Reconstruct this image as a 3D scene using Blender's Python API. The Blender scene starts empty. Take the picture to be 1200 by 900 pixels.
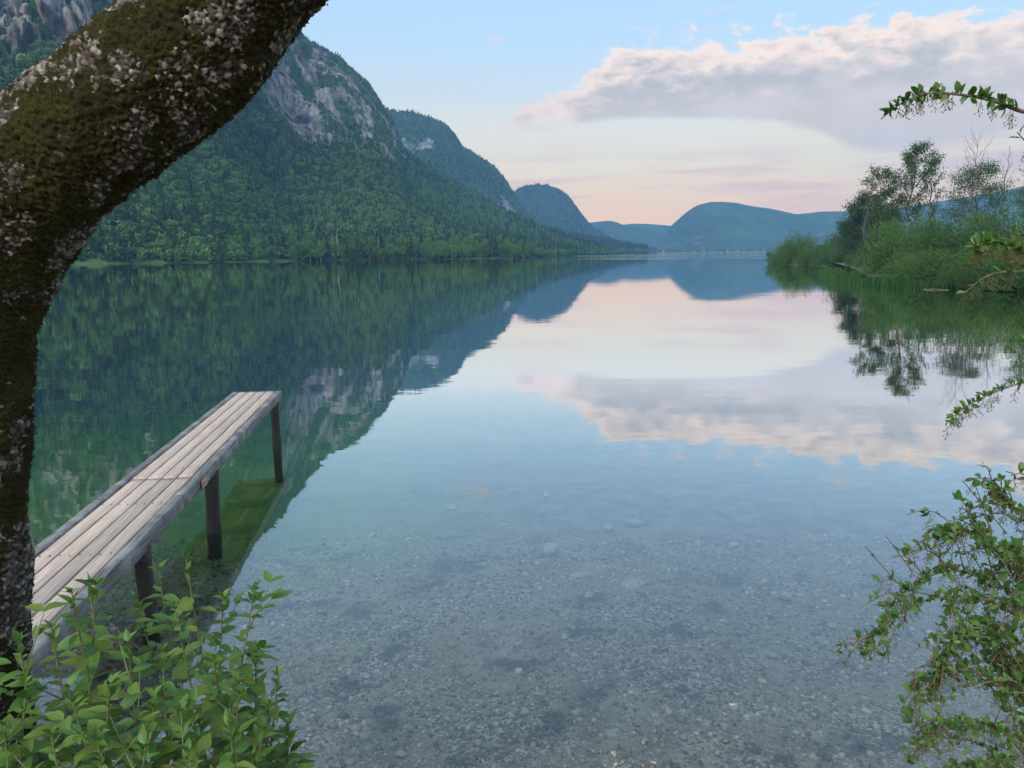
import bpy, math, random
import numpy as np
from mathutils import Vector, Matrix

scene = bpy.context.scene
COL = scene.collection
PI = math.pi

# ------------------------------------------------------------------ camera
HC = 3.0                      # eye height above the lake (m)
F = 905.0                     # focal length in photograph pixels (1200 wide)
PITCH = math.radians(9.63)
ROLL = math.radians(0.4)
fw = np.array([0, math.cos(PITCH), -math.sin(PITCH)])
u0 = np.array([0, math.sin(PITCH), math.cos(PITCH)])
r0 = np.array([1.0, 0, 0])
RT = r0 * math.cos(ROLL) - u0 * math.sin(ROLL)
UP = u0 * math.cos(ROLL) + r0 * math.sin(ROLL)
CAM = np.array([0, 0, HC])
cam = bpy.data.cameras.new('camera')
cam.sensor_width = 36.0
cam.lens = F / 1200 * 36
cam.clip_start = 0.05
cam.clip_end = 30000
camo = bpy.data.objects.new('camera', cam)
COL.objects.link(camo)
camo.matrix_world = Matrix(((RT[0], UP[0], -fw[0], 0), (RT[1], UP[1], -fw[1], 0), (RT[2], UP[2], -fw[2], HC), (0, 0, 0, 1)))
scene.camera = camo

def ray(px, py):
    return fw + (px - 600) / F * RT - (py - 450) / F * UP
def at_y(px, py, Y):          # the point of that sight line at distance Y ahead
    d = ray(px, py); return CAM + d * (Y / d[1])
def at_z(px, py, z=0.0):      # the point of that sight line on the level z
    d = ray(px, py); return CAM + d * ((z - HC) / d[2])
def azel(px, py):
    d = ray(px, py)
    return math.degrees(math.atan2(d[0], d[1])), math.degrees(math.atan2(d[2], math.hypot(d[0], d[1])))

# ------------------------------------------------------------------ render, exposure
scene.render.engine = 'CYCLES'
scene.view_settings.view_transform = 'Standard'
scene.view_settings.look = 'None'
scene.view_settings.exposure = 1.5
scene.view_settings.gamma = 1.0
scene.view_settings.use_curve_mapping = False
cy = scene.cycles
cy.use_denoising = True
cy.max_bounces = 8
cy.use_adaptive_sampling = True
cy.adaptive_threshold = 0.025
cy.diffuse_bounces = 2
cy.glossy_bounces = 3
cy.transparent_max_bounces = 8
cy.transmission_bounces = 3
cy.volume_bounces = 0
cy.sample_clamp_indirect = 4.0

# ------------------------------------------------------------------ node helpers
class NT:
    def __init__(s, tree): s.t = tree; s.n = tree.nodes; s.l = tree.links
    def new(s, typ, ins=None, **kw):
        n = s.n.new(typ)
        for k, v in kw.items(): setattr(n, k, v)
        for k, v in (ins or {}).items(): s.put(n.inputs[k], v)
        return n
    def put(s, sock, v):
        if isinstance(v, bpy.types.NodeSocket): s.l.new(v, sock)
        else: sock.default_value = v
    def m(s, op, a, b=None, c=None, clamp=False):
        n = s.n.new('ShaderNodeMath'); n.operation = op; n.use_clamp = clamp
        for i, v in enumerate((a, b, c)):
            if v is not None: s.put(n.inputs[i], v)
        return n.outputs[0]
    def mr(s, v, a, b, c=0.0, d=1.0, smooth=True):
        n = s.n.new('ShaderNodeMapRange'); n.interpolation_type = 'SMOOTHSTEP' if smooth else 'LINEAR'
        for i, x in enumerate((v, a, b, c, d)): s.put(n.inputs[i], x)
        return n.outputs[0]
    def mix(s, f, a, b, blend='MIX'):
        n = s.n.new('ShaderNodeMix'); n.data_type = 'RGBA'; n.blend_type = blend
        s.put(n.inputs[0], f); s.put(n.inputs[6], col(a)); s.put(n.inputs[7], col(b))
        return n.outputs[2]
    def ramp(s, f, stops, interp='LINEAR'):
        n = s.n.new('ShaderNodeValToRGB'); cr = n.color_ramp; cr.interpolation = interp
        while len(cr.elements) < len(stops): cr.elements.new(0.5)
        for e, (p, c) in zip(cr.elements, stops): e.position = p; e.color = col(c)
        s.put(n.inputs[0], f); return n.outputs[0]
    def noise(s, vec, scale, detail=4, rough=0.55, dist=0.0, dim='3D'):
        n = s.n.new('ShaderNodeTexNoise'); n.noise_dimensions = dim
        if vec is not None: s.l.new(vec, n.inputs['Vector'])
        n.inputs['Scale'].default_value = scale; n.inputs['Detail'].default_value = detail
        n.inputs['Roughness'].default_value = rough; n.inputs['Distortion'].default_value = dist
        return n.outputs['Fac']
    def mapping(s, vec, scale=(1, 1, 1), loc=(0, 0, 0), rot=(0, 0, 0)):
        n = s.n.new('ShaderNodeMapping'); s.l.new(vec, n.inputs[0])
        n.inputs[1].default_value = loc; n.inputs[2].default_value = rot; n.inputs[3].default_value = scale
        return n.outputs[0]
def col(c):
    if isinstance(c, bpy.types.NodeSocket): return c
    return tuple(c) + (1.0,) if len(c) == 3 else tuple(c)

# ------------------------------------------------------------------ sky
world = bpy.data.worlds.new('World'); scene.world = world
world.use_nodes = True
W = NT(world.node_tree); W.n.clear()
SUN_EL, SUN_AZ = math.radians(9), math.radians(205)     # low sun behind the camera, a little to the left
sky = W.new('ShaderNodeTexSky', sky_type='NISHITA', sun_disc=False, sun_elevation=SUN_EL, sun_rotation=SUN_AZ, altitude=500)
tc = W.new('ShaderNodeTexCoord').outputs['Generated']
sx = W.new('ShaderNodeSeparateXYZ', {0: tc})
X, Y, Z = sx.outputs
az = W.m('MULTIPLY', W.m('ARCTAN2', X, Y), 180 / PI)
el = W.m('MULTIPLY', W.m('ARCSINE', Z), 180 / PI)
SKYG = 1.12
grad = W.ramp(W.m('DIVIDE', W.m('MAXIMUM', el, 0.0), 90.0), [
    (0.0, (0.73, 0.38, 0.11)), (0.035, (0.70, 0.39, 0.12)), (0.069, (0.67, 0.50, 0.21)), (0.12, (0.345, 0.36, 0.325)),
    (0.16, (0.236, 0.318, 0.375)), (0.20, (0.200, 0.282, 0.378)), (0.35, (0.195, 0.275, 0.37)), (1.0, (0.19, 0.27, 0.365))])
nish = W.mix(1.0, sky.outputs[0], (0.10, 0.10, 0.10), 'MULTIPLY')
clear = W.mix(0.12, grad, nish)
def curve(xsock, pts, xr, yr):
    n = W.n.new('ShaderNodeFloatCurve'); c = n.mapping.curves[0]
    pts = [((x - xr[0]) / (xr[1] - xr[0]), (y - yr[0]) / (yr[1] - yr[0])) for x, y in pts]
    while len(c.points) < len(pts): c.points.new(0.5, 0.5)
    for p, (x, y) in zip(c.points, pts): p.location = (x, y); p.handle_type = 'VECTOR'
    n.mapping.update()
    W.put(n.inputs['Value'], W.mr(xsock, xr[0], xr[1], 0, 1, False))
    return W.mr(n.outputs[0], 0, 1, yr[0], yr[1], False)
top_px = [(596, 143), (612, 122), (650, 110), (688, 84), (716, 52), (780, 42), (850, 48), (920, 32), (1000, 28), (1040, 15), (1100, 12), (1200, 10)]
bot_px = [(596, 144), (660, 146), (760, 141), (860, 144), (900, 152), (960, 172), (990, 186), (1040, 184), (1100, 176), (1200, 164)]
tops = [azel(*p) for p in top_px] + [(45, 19), (60, 17), (78, 10)]
bots = [azel(*p) for p in bot_px] + [(45, 9), (60, 9.5), (78, 10)]
AZR, ELR = (-2, 80), (0, 30)
tops = [(AZR[0], tops[0][1] - 1)] + tops; bots = [(AZR[0], bots[0][1] + 1)] + bots
etop = curve(az, tops, AZR, ELR); ebot = curve(az, bots, AZR, ELR)
cvec = W.new('ShaderNodeCombineXYZ', {0: az, 1: W.m('MULTIPLY', el, 2.0)}).outputs[0]
n1 = W.noise(cvec, 0.42, 10, 0.60, 0.15)
n2 = W.noise(W.mapping(cvec, (1, 1, 1), (31, 7, 3)), 0.20, 7, 0.58)
n3 = W.noise(W.mapping(cvec, (0.25, 1.2, 1), (11, 5, 0)), 0.16, 6, 0.55)
dt = W.m('SUBTRACT', etop, el); db = W.m('SUBTRACT', el, ebot)
dtn = W.m('MULTIPLY_ADD', W.m('SUBTRACT', n1, 0.5), 6.6, dt)
dbn = W.m('MULTIPLY_ADD', W.m('SUBTRACT', n3, 0.5), 5.5, db)
cl = W.m('MULTIPLY', W.mr(dtn, -0.2, 0.85), W.mr(dbn, -0.3, 0.7))
t_in = W.mr(W.m('MULTIPLY_ADD', W.m('SUBTRACT', n1, 0.5), 10.0, dt), 0.2, 3.6)
lowc = W.mix(W.mr(el, 13.0, 7.0), (0.215, 0.195, 0.165), (0.40, 0.315, 0.205))
inner = W.mix(W.m('MULTIPLY', W.mr(n2, 0.42, 0.62), 0.55), lowc, (0.42, 0.34, 0.275))
ccol = W.mix(t_in, (0.53, 0.395, 0.285), inner)
with_cloud = W.mix(W.m('MULTIPLY', cl, 0.94), clear, ccol)
# thin evening streaks low over the hills and a few wisps high up
band = W.m('MULTIPLY', W.mr(el, 1.5, 3.6), W.mr(el, 8.2, 5.2))
n4 = W.noise(W.mapping(cvec, (0.30, 1.6, 1), (3, 44, 0)), 0.28, 6, 0.55)
streak = W.m('MULTIPLY', W.mr(n4, 0.46, 0.60), band)
with_streak = W.mix(W.m('MULTIPLY', streak, 0.75), with_cloud, (0.55, 0.33, 0.20))
n5 = W.noise(W.mapping(cvec, (0.6, 1.0, 1), (70, 13, 0)), 0.30, 7, 0.62)
wisp = W.m('MULTIPLY', W.mr(n5, 0.60, 0.72), W.m('MULTIPLY', W.mr(el, 6.0, 12.0), W.mr(el, 26.0, 19.0)))
final = W.mix(W.m('MULTIPLY', wisp, 0.55), with_streak, (0.42, 0.32, 0.25))
bg = W.new('ShaderNodeBackground', {'Color': final, 'Strength': SKYG})
W.l.new(bg.outputs[0], W.new('ShaderNodeOutputWorld').inputs[0])

# ------------------------------------------------------------------ sun (set behind the hills: weak and very soft)
sun = bpy.data.lights.new('sun', 'SUN'); sun.energy = 1.5; sun.angle = math.radians(30); sun.color = (1.0, 0.90, 0.82)
suno = bpy.data.objects.new('sun', sun); COL.objects.link(suno)
sd = Vector((math.sin(SUN_AZ) * math.cos(math.radians(38)), math.cos(SUN_AZ) * math.cos(math.radians(38)), math.sin(math.radians(38))))
suno.rotation_euler = sd.to_track_quat('Z', 'Y').to_euler()

# ------------------------------------------------------------------ numpy helpers
def _h(i, j, k, s):
    n = (i * 374761393 + j * 668265263 + k * 2147483647 + s * 974711) & 0xffffffff
    n = ((n ^ (n >> 13)) * 1274126177) & 0xffffffff
    return ((n ^ (n >> 16)) & 0xffffff) / float(0xffffff)
def vnoise(p, s=0):
    p = np.asarray(p, float); i = np.floor(p).astype(np.int64); f = p - i; f = f * f * f * (f * (f * 6 - 15) + 10)
    r = 0
    for a in (0, 1):
        for b in (0, 1):
            for c in (0, 1):
                w = (f[:, 0] if a else 1 - f[:, 0]) * (f[:, 1] if b else 1 - f[:, 1]) * (f[:, 2] if c else 1 - f[:, 2])
                r = r + w * _h(i[:, 0] + a, i[:, 1] + b, i[:, 2] + c, s)
    return r * 2 - 1
def fbm(p, oct=4, s=0, lac=2.03, g=0.5):
    r = 0; a = 1.0; p = np.asarray(p, float)
    for o in range(oct):
        r = r + a * vnoise(p, s + o * 17); p = p * lac + 3.7; a *= g
    return r
def worley(p, s=0):
    p = np.asarray(p, float); i = np.floor(p).astype(np.int64); f1 = np.full(len(p), 9.0); f2 = f1.copy(); idv = np.zeros(len(p))
    for a in (-1, 0, 1):
        for b in (-1, 0, 1):
            for c in (-1, 0, 1):
                q = i + np.array([a, b, c])
                o = np.stack([_h(q[:, 0], q[:, 1], q[:, 2], s + 1), _h(q[:, 0], q[:, 1], q[:, 2], s + 2), _h(q[:, 0], q[:, 1], q[:, 2], s + 3)], 1)
                d = np.linalg.norm(q + o - p, axis=1)
                cl_ = d < f1
                f2 = np.where(cl_, f1, np.minimum(f2, d)); f1 = np.where(cl_, d, f1)
                idv = np.where(cl_, o[:, 0], idv)
    return f1, f2, idv
def sstep(x, a, b):
    t = np.clip((x - a) / (b - a), 0, 1); return t * t * (3 - 2 * t)

def mesh_np(name, verts, faces, mats=(), smooth=False, attrs=None):
    me = bpy.data.meshes.new(name)
    verts = np.asarray(verts, np.float32)
    if not isinstance(faces, (list, tuple)): faces = [faces]
    faces = [np.asarray(f, np.int32) for f in faces if len(f)]
    me.vertices.add(len(verts)); me.vertices.foreach_set('co', verts.ravel())
    tot = np.concatenate([np.full(len(f), f.shape[1], np.int32) for f in faces]) if faces else np.zeros(0, np.int32)
    loops = np.concatenate([f.ravel() for f in faces]) if faces else np.zeros(0, np.int32)
    if len(tot):
        me.loops.add(len(loops)); me.loops.foreach_set('vertex_index', loops)
        me.polygons.add(len(tot)); st = np.concatenate([[0], np.cumsum(tot)[:-1]]).astype(np.int32)
        me.polygons.foreach_set('loop_start', st); me.polygons.foreach_set('loop_total', tot)
        if smooth: me.polygons.foreach_set('use_smooth', np.ones(len(tot), bool))
    for k, v in (attrs or {}).items():
        a = me.attributes.new(k, 'FLOAT', 'POINT'); a.data.foreach_set('value', np.asarray(v, np.float32))
    me.update(calc_edges=True)
    for m in mats: me.materials.append(m)
    return me
class Acc:                                 # collects pieces of ONE part
    def __init__(s): s.v = []; s.f = {3: [], 4: []}; s.n = 0
    def add(s, v, f):
        v = np.asarray(v, float); f = np.asarray(f, np.int32)
        if len(f): s.f[f.shape[1]].append(f + s.n)
        s.v.append(v); s.n += len(v)
    def mesh(s, name, mats, smooth=False):
        fs = [np.concatenate(s.f[k]) for k in (3, 4) if s.f[k]]
        return mesh_np(name, np.concatenate(s.v), fs, mats, smooth)
def link(name, data, parent=None, loc=None):
    o = bpy.data.objects.new(name, data); COL.objects.link(o)
    if parent is not None: o.parent = parent
    if loc is not None: o.location = loc
    return o
def tag(o, label=None, cat=None, group=None, kind=None):
    if label: o['label'] = label
    if cat: o['category'] = cat
    if group: o['group'] = group
    if kind: o['kind'] = kind
    return o
def grid_faces(nr, nc, wrap=False):
    i = np.arange(nr - 1)[:, None]; j = np.arange(nc if wrap else nc - 1)[None, :]; j2 = (j + 1) % nc
    return np.stack([i * nc + j, i * nc + j2, (i + 1) * nc + j2, (i + 1) * nc + j], -1).reshape(-1, 4)
def frames(P):
    P = np.asarray(P, float); T = np.gradient(P, axis=0); T /= np.linalg.norm(T, axis=1)[:, None] + 1e-12
    a = np.array([0, 0, 1.0]) if abs(T[0][2]) < 0.9 else np.array([1.0, 0, 0])
    N = np.zeros_like(P); n = np.cross(T[0], a); n /= np.linalg.norm(n)
    for i in range(len(P)):
        n = n - T[i] * n.dot(T[i]); n /= np.linalg.norm(n) + 1e-12; N[i] = n
    return T, N, np.cross(T, N)
def tube(P, R, sides=6, cap=True):
    P = np.asarray(P, float); R = np.asarray(R, float); T, N, B = frames(P)
    a = np.linspace(0, 2 * PI, sides, endpoint=False)
    v = P[:, None] + R[:, None, None] * (np.cos(a)[None, :, None] * N[:, None] + np.sin(a)[None, :, None] * B[:, None])
    v = v.reshape(-1, 3); f = grid_faces(len(P), sides, True)
    return v, f
def spline(pts, n):                        # Catmull-Rom through the points
    P = np.asarray(pts, float); P = np.vstack([2 * P[0] - P[1], P, 2 * P[-1] - P[-2]]); k = len(P) - 3
    t = np.linspace(0, k - 1e-9, n); i = t.astype(int); u = (t - i)[:, None]
    a, b, c, d = P[i], P[i + 1], P[i + 2], P[i + 3]
    return 0.5 * (2 * b + (c - a) * u + (2 * a - 5 * b + 4 * c - d) * u ** 2 + (3 * b - a - 3 * c + d) * u ** 3)
def leaf_cards(rng, C, D, length, width, fold=0.25):
    """diamond leaves at centres C pointing along D: N leaves, two folded triangles-pairs each"""
    n = len(C); D = D / (np.linalg.norm(D, axis=1)[:, None] + 1e-9)
    A = rng.normal(size=(n, 3)); S = np.cross(D, A); S /= np.linalg.norm(S, axis=1)[:, None] + 1e-9
    U = np.cross(S, D)
    L = np.broadcast_to(length, (n,))[:, None]; Wd = np.broadcast_to(width, (n,))[:, None]
    v = np.stack([C - D * L * .5, C + S * Wd * .5 + U * Wd * fold, C + D * L * .5, C - S * Wd * .5 + U * Wd * fold], 1).reshape(-1, 3)
    b = np.arange(n)[:, None] * 4
    f = np.concatenate([b + np.array([[0, 1, 2]]), b + np.array([[0, 2, 3]])])
    return v, f

# ------------------------------------------------------------------ materials
def material(name):
    m = bpy.data.materials.new(name); m.use_nodes = True; t = NT(m.node_tree); t.n.clear()
    out = t.new('ShaderNodeOutputMaterial')
    return m, t, out
def foliage_mat(name, ramp, rough=0.55, trans=0.25, pos_scale=None, spec=0.25, vein=False):
    m, t, out = material(name)
    oi = t.new('ShaderNodeObjectInfo'); ge = t.new('ShaderNodeNewGeometry')
    r = t.m('ADD', t.m('MULTIPLY', oi.outputs['Random'], 0.55), t.m('MULTIPLY', ge.outputs['Random Per Island'], 0.45))
    if pos_scale:
        nz = t.noise(ge.outputs['Position'], pos_scale, 3)
        r = t.m('ADD', t.m('MULTIPLY', r, 0.6), t.m('MULTIPLY', t.mr(nz, 0.3, 0.7), 0.4))
    c = t.ramp(r, ramp)
    if vein:
        ob = t.new('ShaderNodeTexCoord').outputs['Object']; xs = t.new('ShaderNodeSeparateXYZ', {0: ob}).outputs
        ax_ = t.m('ABSOLUTE', xs[0]); rib = t.mr(ax_, 0.0014, 0.0005)
        side = t.mr(t.m('SINE', t.m('MULTIPLY', t.m('SUBTRACT', xs[1], t.m('MULTIPLY', ax_, 0.8)), 700.0)), 0.86, 1.0)
        c = t.mix(t.m('MULTIPLY', t.m('MAXIMUM', rib, t.m('MULTIPLY', side, 0.5)), 0.5), c, (0.20, 0.27, 0.09))
        spots = t.mr(t.noise(ge.outputs['Position'], 38, 5, 0.65), 0.60, 0.68)
        c = t.mix(t.m('MULTIPLY', spots, 0.65), c, (0.13, 0.085, 0.035))
    p = t.new('ShaderNodeBsdfPrincipled', {'Base Color': c, 'Roughness': rough, 'Specular IOR Level': spec})
    tr = t.new('ShaderNodeBsdfTranslucent', {'Color': t.mix(1.0, c, (1.15, 1.25, 0.6), 'MULTIPLY')})
    mx = t.new('ShaderNodeMixShader', {0: trans, 1: p.outputs[0], 2: tr.outputs[0]})
    t.l.new(mx.outputs[0], out.inputs[0]); return m
def simple_mat(name, c1, c2, scale=8, rough=0.8, bump=0.0, stretch=(1, 1, 1), coord='Object'):
    m, t, out = material(name)
    tcn = t.new('ShaderNodeTexCoord').outputs[coord]; v = t.mapping(tcn, stretch)
    n = t.noise(v, scale, 6, 0.6)
    p = t.new('ShaderNodeBsdfPrincipled', {'Base Color': t.mix(t.mr(n, 0.3, 0.7), c1, c2), 'Roughness': rough})
    if bump:
        b = t.new('ShaderNodeBump', {'Strength': bump, 'Distance': 0.02, 'Height': n}); t.l.new(b.outputs[0], p.inputs['Normal'])
    t.l.new(p.outputs[0], out.inputs[0]); return m

M_FOREST = foliage_mat('forest_leaves', [(0.0, (0.036, 0.095, 0.028)), (0.35, (0.072, 0.170, 0.046)), (0.7, (0.108, 0.215, 0.058)), (1.0, (0.140, 0.245, 0.07))], pos_scale=0.012)
M_SPRUCE = foliage_mat('spruce_needles', [(0.0, (0.016, 0.046, 0.022)), (1.0, (0.045, 0.095, 0.038))])
M_WILLOW = foliage_mat('willow_leaves', [(0.0, (0.035, 0.085, 0.024)), (0.5, (0.065, 0.14, 0.036)), (1.0, (0.11, 0.195, 0.05))], trans=0.3)
M_DARKTREE = foliage_mat('dark_tree_leaves', [(0.0, (0.02, 0.05, 0.02)), (1.0, (0.06, 0.12, 0.045))])
M_AIRY = foliage_mat('airy_tree_leaves', [(0.0, (0.03, 0.065, 0.025)), (1.0, (0.075, 0.14, 0.045))], trans=0.35)
M_PALE = foliage_mat('pale_tree_leaves', [(0.0, (0.07, 0.15, 0.05)), (1.0, (0.12, 0.22, 0.07))], trans=0.3)
M_REED = foliage_mat('reed_blades', [(0.0, (0.025, 0.075, 0.018)), (0.7, (0.045, 0.125, 0.028)), (1.0, (0.12, 0.13, 0.05))], trans=0.3)
M_BARKFAR = simple_mat('far_bark', (0.05, 0.042, 0.035), (0.11, 0.095, 0.08), 3, 0.9)
M_SNAG = simple_mat('dead_wood', (0.20, 0.17, 0.15), (0.33, 0.30, 0.27), 3, 0.9)
M_TWIG = simple_mat('twig_bark', (0.07, 0.05, 0.035), (0.17, 0.13, 0.09), 60, 0.8)
M_STEM = simple_mat('green_stem', (0.09, 0.12, 0.04), (0.16, 0.13, 0.07), 30, 0.6)
M_HSLEAF = foliage_mat('broad_leaf', [(0.0, (0.035, 0.105, 0.020)), (0.25, (0.068, 0.165, 0.032)), (0.55, (0.115, 0.205, 0.042)), (0.8, (0.175, 0.225, 0.045)), (1.0, (0.21, 0.16, 0.055))], rough=0.45, trans=0.32, spec=0.35, vein=True)
M_BBLEAF = foliage_mat('small_leaf', [(0.0, (0.030, 0.085, 0.020)), (0.45, (0.060, 0.145, 0.032)), (0.8, (0.12, 0.205, 0.045)), (1.0, (0.20, 0.18, 0.055))], rough=0.45, trans=0.3, spec=0.4)
M_RACEME = foliage_mat('fruit_stalks', [(0.0, (0.07, 0.085, 0.025)), (0.6, (0.12, 0.115, 0.04)), (1.0, (0.15, 0.125, 0.05))], trans=0.15)

# ------------------------------------------------------------------ ground: bank and lake bed in one sheet
def shore_y(x):
    return 3.62 + 0.10 * np.sin(x * 0.9 + 1) + 0.06 * np.sin(x * 2.3) + 0.004 * x * x
def ground_z(x, y):
    s = y - shore_y(np.clip(x, -25, 25))
    deep = -(0.062 * s + 0.0017 * s * s)
    deep = -11.0 * (1 - np.exp(deep / 11.0))
    bank = np.minimum(0.30 * -s, 1.3 + 0.02 * -s)
    z = np.where(s > 0, deep, bank)
    return z
ya = np.concatenate([np.linspace(-400, -6, 24)[:-1], np.linspace(-6, 2.8, 50)[:-1], np.linspace(2.8, 9, 190)[:-1], np.linspace(9, 40, 120)[:-1], np.geomspace(40, 4600, 60)])
xa = np.concatenate([-np.geomspace(9, 4400, 40)[::-1][:-1], np.linspace(-9, 9, 240)[:-1], np.geomspace(9, 4400, 40)])
gx, gy = np.meshgrid(xa, ya); gp = np.stack([gx.ravel(), gy.ravel(), np.zeros(gx.size)], 1)
gz = ground_z(gp[:, 0], gp[:, 1])
near = np.exp(-np.abs(gp[:, 1]) / 30) * (np.abs(gp[:, 0]) < 60)
gz = gz + near * (0.05 * fbm(gp * 0.8, 3, 5) + 0.018 * fbm(gp * 5, 3, 9))
gp[:, 2] = gz
m, t, out = material('lake_bed')
geo = t.new('ShaderNodeNewGeometry'); pos = geo.outputs['Position']
vor = t.new('ShaderNodeTexVoronoi', {'Vector': pos, 'Scale': 42.0}, feature='F1')
pebc = t.ramp(t.new('ShaderNodeSeparateColor', {0: vor.outputs['Color']}).outputs[0], [(0, (0.08, 0.072, 0.06)), (0.35, (0.20, 0.18, 0.14)), (0.75, (0.34, 0.305, 0.24)), (1, (0.54, 0.50, 0.42))])
big = t.noise(pos, 0.55, 5, 0.6)
mud = t.mix(t.mr(t.noise(pos, 3.0, 6, 0.65), 0.35, 0.65), (0.19, 0.17, 0.12), (0.35, 0.315, 0.235))
c1 = t.mix(t.mr(t.noise(pos, 1.2, 5, 0.6), 0.42, 0.58), pebc, mud)
z = t.new('ShaderNodeSeparateXYZ', {0: pos}).outputs[2]
alg = t.mix(t.mr(t.noise(pos, 0.9, 6, 0.7), 0.35, 0.68), (0.08, 0.25, 0.02), (0.23, 0.36, 0.07))
af = t.mr(t.m('MULTIPLY_ADD', t.m('SUBTRACT', big, 0.5), 0.6, z), -0.10, -0.38)
gx_ = t.new('ShaderNodeSeparateXYZ', {0: pos}).outputs[0]
green = t.mr(t.m('MULTIPLY_ADD', t.m('SUBTRACT', big, 0.5), 4.0, gx_), 0.5, -3.5)
silt = t.mix(t.mr(t.noise(pos, 2.2, 6, 0.7), 0.35, 0.65), (0.14, 0.135, 0.11), (0.28, 0.265, 0.22))
c2 = t.mix(af, c1, t.mix(green, silt, alg))
weed = t.m('MULTIPLY', t.mr(t.noise(pos, 1.7, 5, 0.65), 0.54, 0.64), t.mr(z, -0.45, -0.25))
c2 = t.mix(t.m('MULTIPLY', weed, 0.75), c2, (0.03, 0.035, 0.03))
soil = t.mix(t.noise(pos, 9, 6), (0.06, 0.05, 0.035), (0.12, 0.10, 0.07))
c3 = t.mix(t.mr(z, 0.02, 0.25), c2, soil)
bmp = t.new('ShaderNodeBump', {'Strength': 0.5, 'Distance': 0.02, 'Height': t.m('SUBTRACT', 1.0, vor.outputs['Distance'])})
p = t.new('ShaderNodeBsdfPrincipled', {'Base Color': c3, 'Roughness': 0.75, 'Normal': bmp.outputs[0]})
t.l.new(p.outputs[0], out.inputs[0]); M_BED = m
bed = link('ground', mesh_np('ground', gp, grid_faces(len(ya), len(xa)), [M_BED], True))
tag(bed, 'gravel shore sloping down into the green lake bed', kind='structure')

# ------------------------------------------------------------------ water
m, t, out = material('lake_water')
geo = t.new('ShaderNodeNewGeometry'); pos = geo.outputs['Position']
dist = t.new('ShaderNodeVectorMath', {0: pos}, operation='LENGTH').outputs['Value']
w1 = t.noise(t.mapping(pos, (0.45, 1.3, 1)), 1.0, 3, 0.5)
w2 = t.noise(t.mapping(pos, (0.02, 0.16, 1)), 1.0, 3, 0.55)
w3 = t.noise(t.mapping(pos, (2.2, 5.0, 1)), 1.0, 2, 0.5)
ruffle = t.m('MULTIPLY', t.mr(t.noise(t.mapping(pos, (0.0012, 0.009, 1), (3, 1.3, 0)), 1.0, 4, 0.6), 0.52, 0.60), t.mr(dist, 250, 700))
h = t.m('ADD', t.m('MULTIPLY', w1, 0.007), t.m('MULTIPLY', w2, 0.032))
h = t.m('ADD', h, t.m('MULTIPLY', w3, 0.0010))
h = t.m('ADD', h, t.m('MULTIPLY', t.m('MULTIPLY', ruffle, w1), 0.8))
bmp = t.new('ShaderNodeBump', {'Strength': 0.30, 'Distance': 1.0, 'Height': h})
fr = t.new('ShaderNodeFresnel', {'IOR': 1.333, 'Normal': bmp.outputs[0]})
gl = t.new('ShaderNodeBsdfGlossy', {'Color': (0.97, 0.985, 1, 1), 'Roughness': 0.012, 'Normal': bmp.outputs[0]})
tp = t.new('ShaderNodeBsdfTransparent', {'Color': (0.97, 0.99, 0.985, 1)})
df = t.new('ShaderNodeBsdfDiffuse', {'Color': (0.012, 0.11, 0.06, 1)})
body = t.new('ShaderNodeMixShader', {0: 0.04, 1: tp.outputs[0], 2: df.outputs[0]})
mx = t.new('ShaderNodeMixShader', {0: t.m('MAXIMUM', t.m('MINIMUM', t.m('MULTIPLY_ADD', fr.outputs[0], 2.75, -0.025), 0.98), 0.02), 1: body.outputs[0], 2: gl.outputs[0]})
va = t.new('ShaderNodeVolumeAbsorption', {'Color': (0.25, 0.82, 0.55, 1), 'Density': 0.12})
t.l.new(mx.outputs[0], out.inputs[0]); t.l.new(va.outputs[0], out.inputs['Volume']); M_WATER = m
wv = [(-4400, -30, 0), (4400, -30, 0), (4400, 4550, 0), (-4400, 4550, 0)]
water = link('water', mesh_np('water', wv, np.array([[0, 1, 2, 3]]), [M_WATER]))
tag(water, 'calm clear lake water mirroring the evening sky', kind='structure')

# ------------------------------------------------------------------ mountains
def mountain_mat(name, forest1, forest2, rock1, rock2, nscale):
    m, t, out = material(name)
    pos = t.new('ShaderNodeNewGeometry').outputs['Position']
    rk = t.new('ShaderNodeAttribute', attribute_name='rock').outputs['Fac']
    n = t.noise(pos, nscale, 8, 0.65); nf = t.noise(pos, nscale * 7, 5, 0.7)
    streaks = t.noise(t.mapping(pos, (1, 1, 0.22)), nscale * 4, 6, 0.65)
    rc = t.mix(t.mr(streaks, 0.35, 0.65), rock1, rock2)
    rc = t.mix(t.m('MULTIPLY', t.mr(t.noise(t.mapping(pos, (1, 1, 0.3)), nscale * 22, 4, 0.7), 0.5, 0.62), 0.75), rc, forest1)
    fc = t.mix(t.mr(t.m('ADD', t.m('MULTIPLY', n, 0.5), t.m('MULTIPLY', nf, 0.5)), 0.38, 0.62), forest1, forest2)
    c = t.mix(t.mr(t.m('MULTIPLY_ADD', t.m('SUBTRACT', nf, 0.5), 2.0, rk), 0.45, 0.62), fc, rc)
    b = t.new('ShaderNodeBump', {'Strength': 0.8, 'Distance': 0.25 / nscale * 0.1, 'Height': t.m('ADD', nf, streaks)})
    p = t.new('ShaderNodeBsdfPrincipled', {'Base Color': c, 'Roughness': 0.95, 'Specular IOR Level': 0.1, 'Normal': b.outputs[0]})
    t.l.new(p.outputs[0], out.inputs[0]); return m
F1, F2 = (0.030, 0.065, 0.026), (0.065, 0.120, 0.042)
M_MT = mountain_mat('mountain_ground', F1, F2, (0.095, 0.096, 0.095), (0.265, 0.26, 0.255), 0.012)
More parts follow.
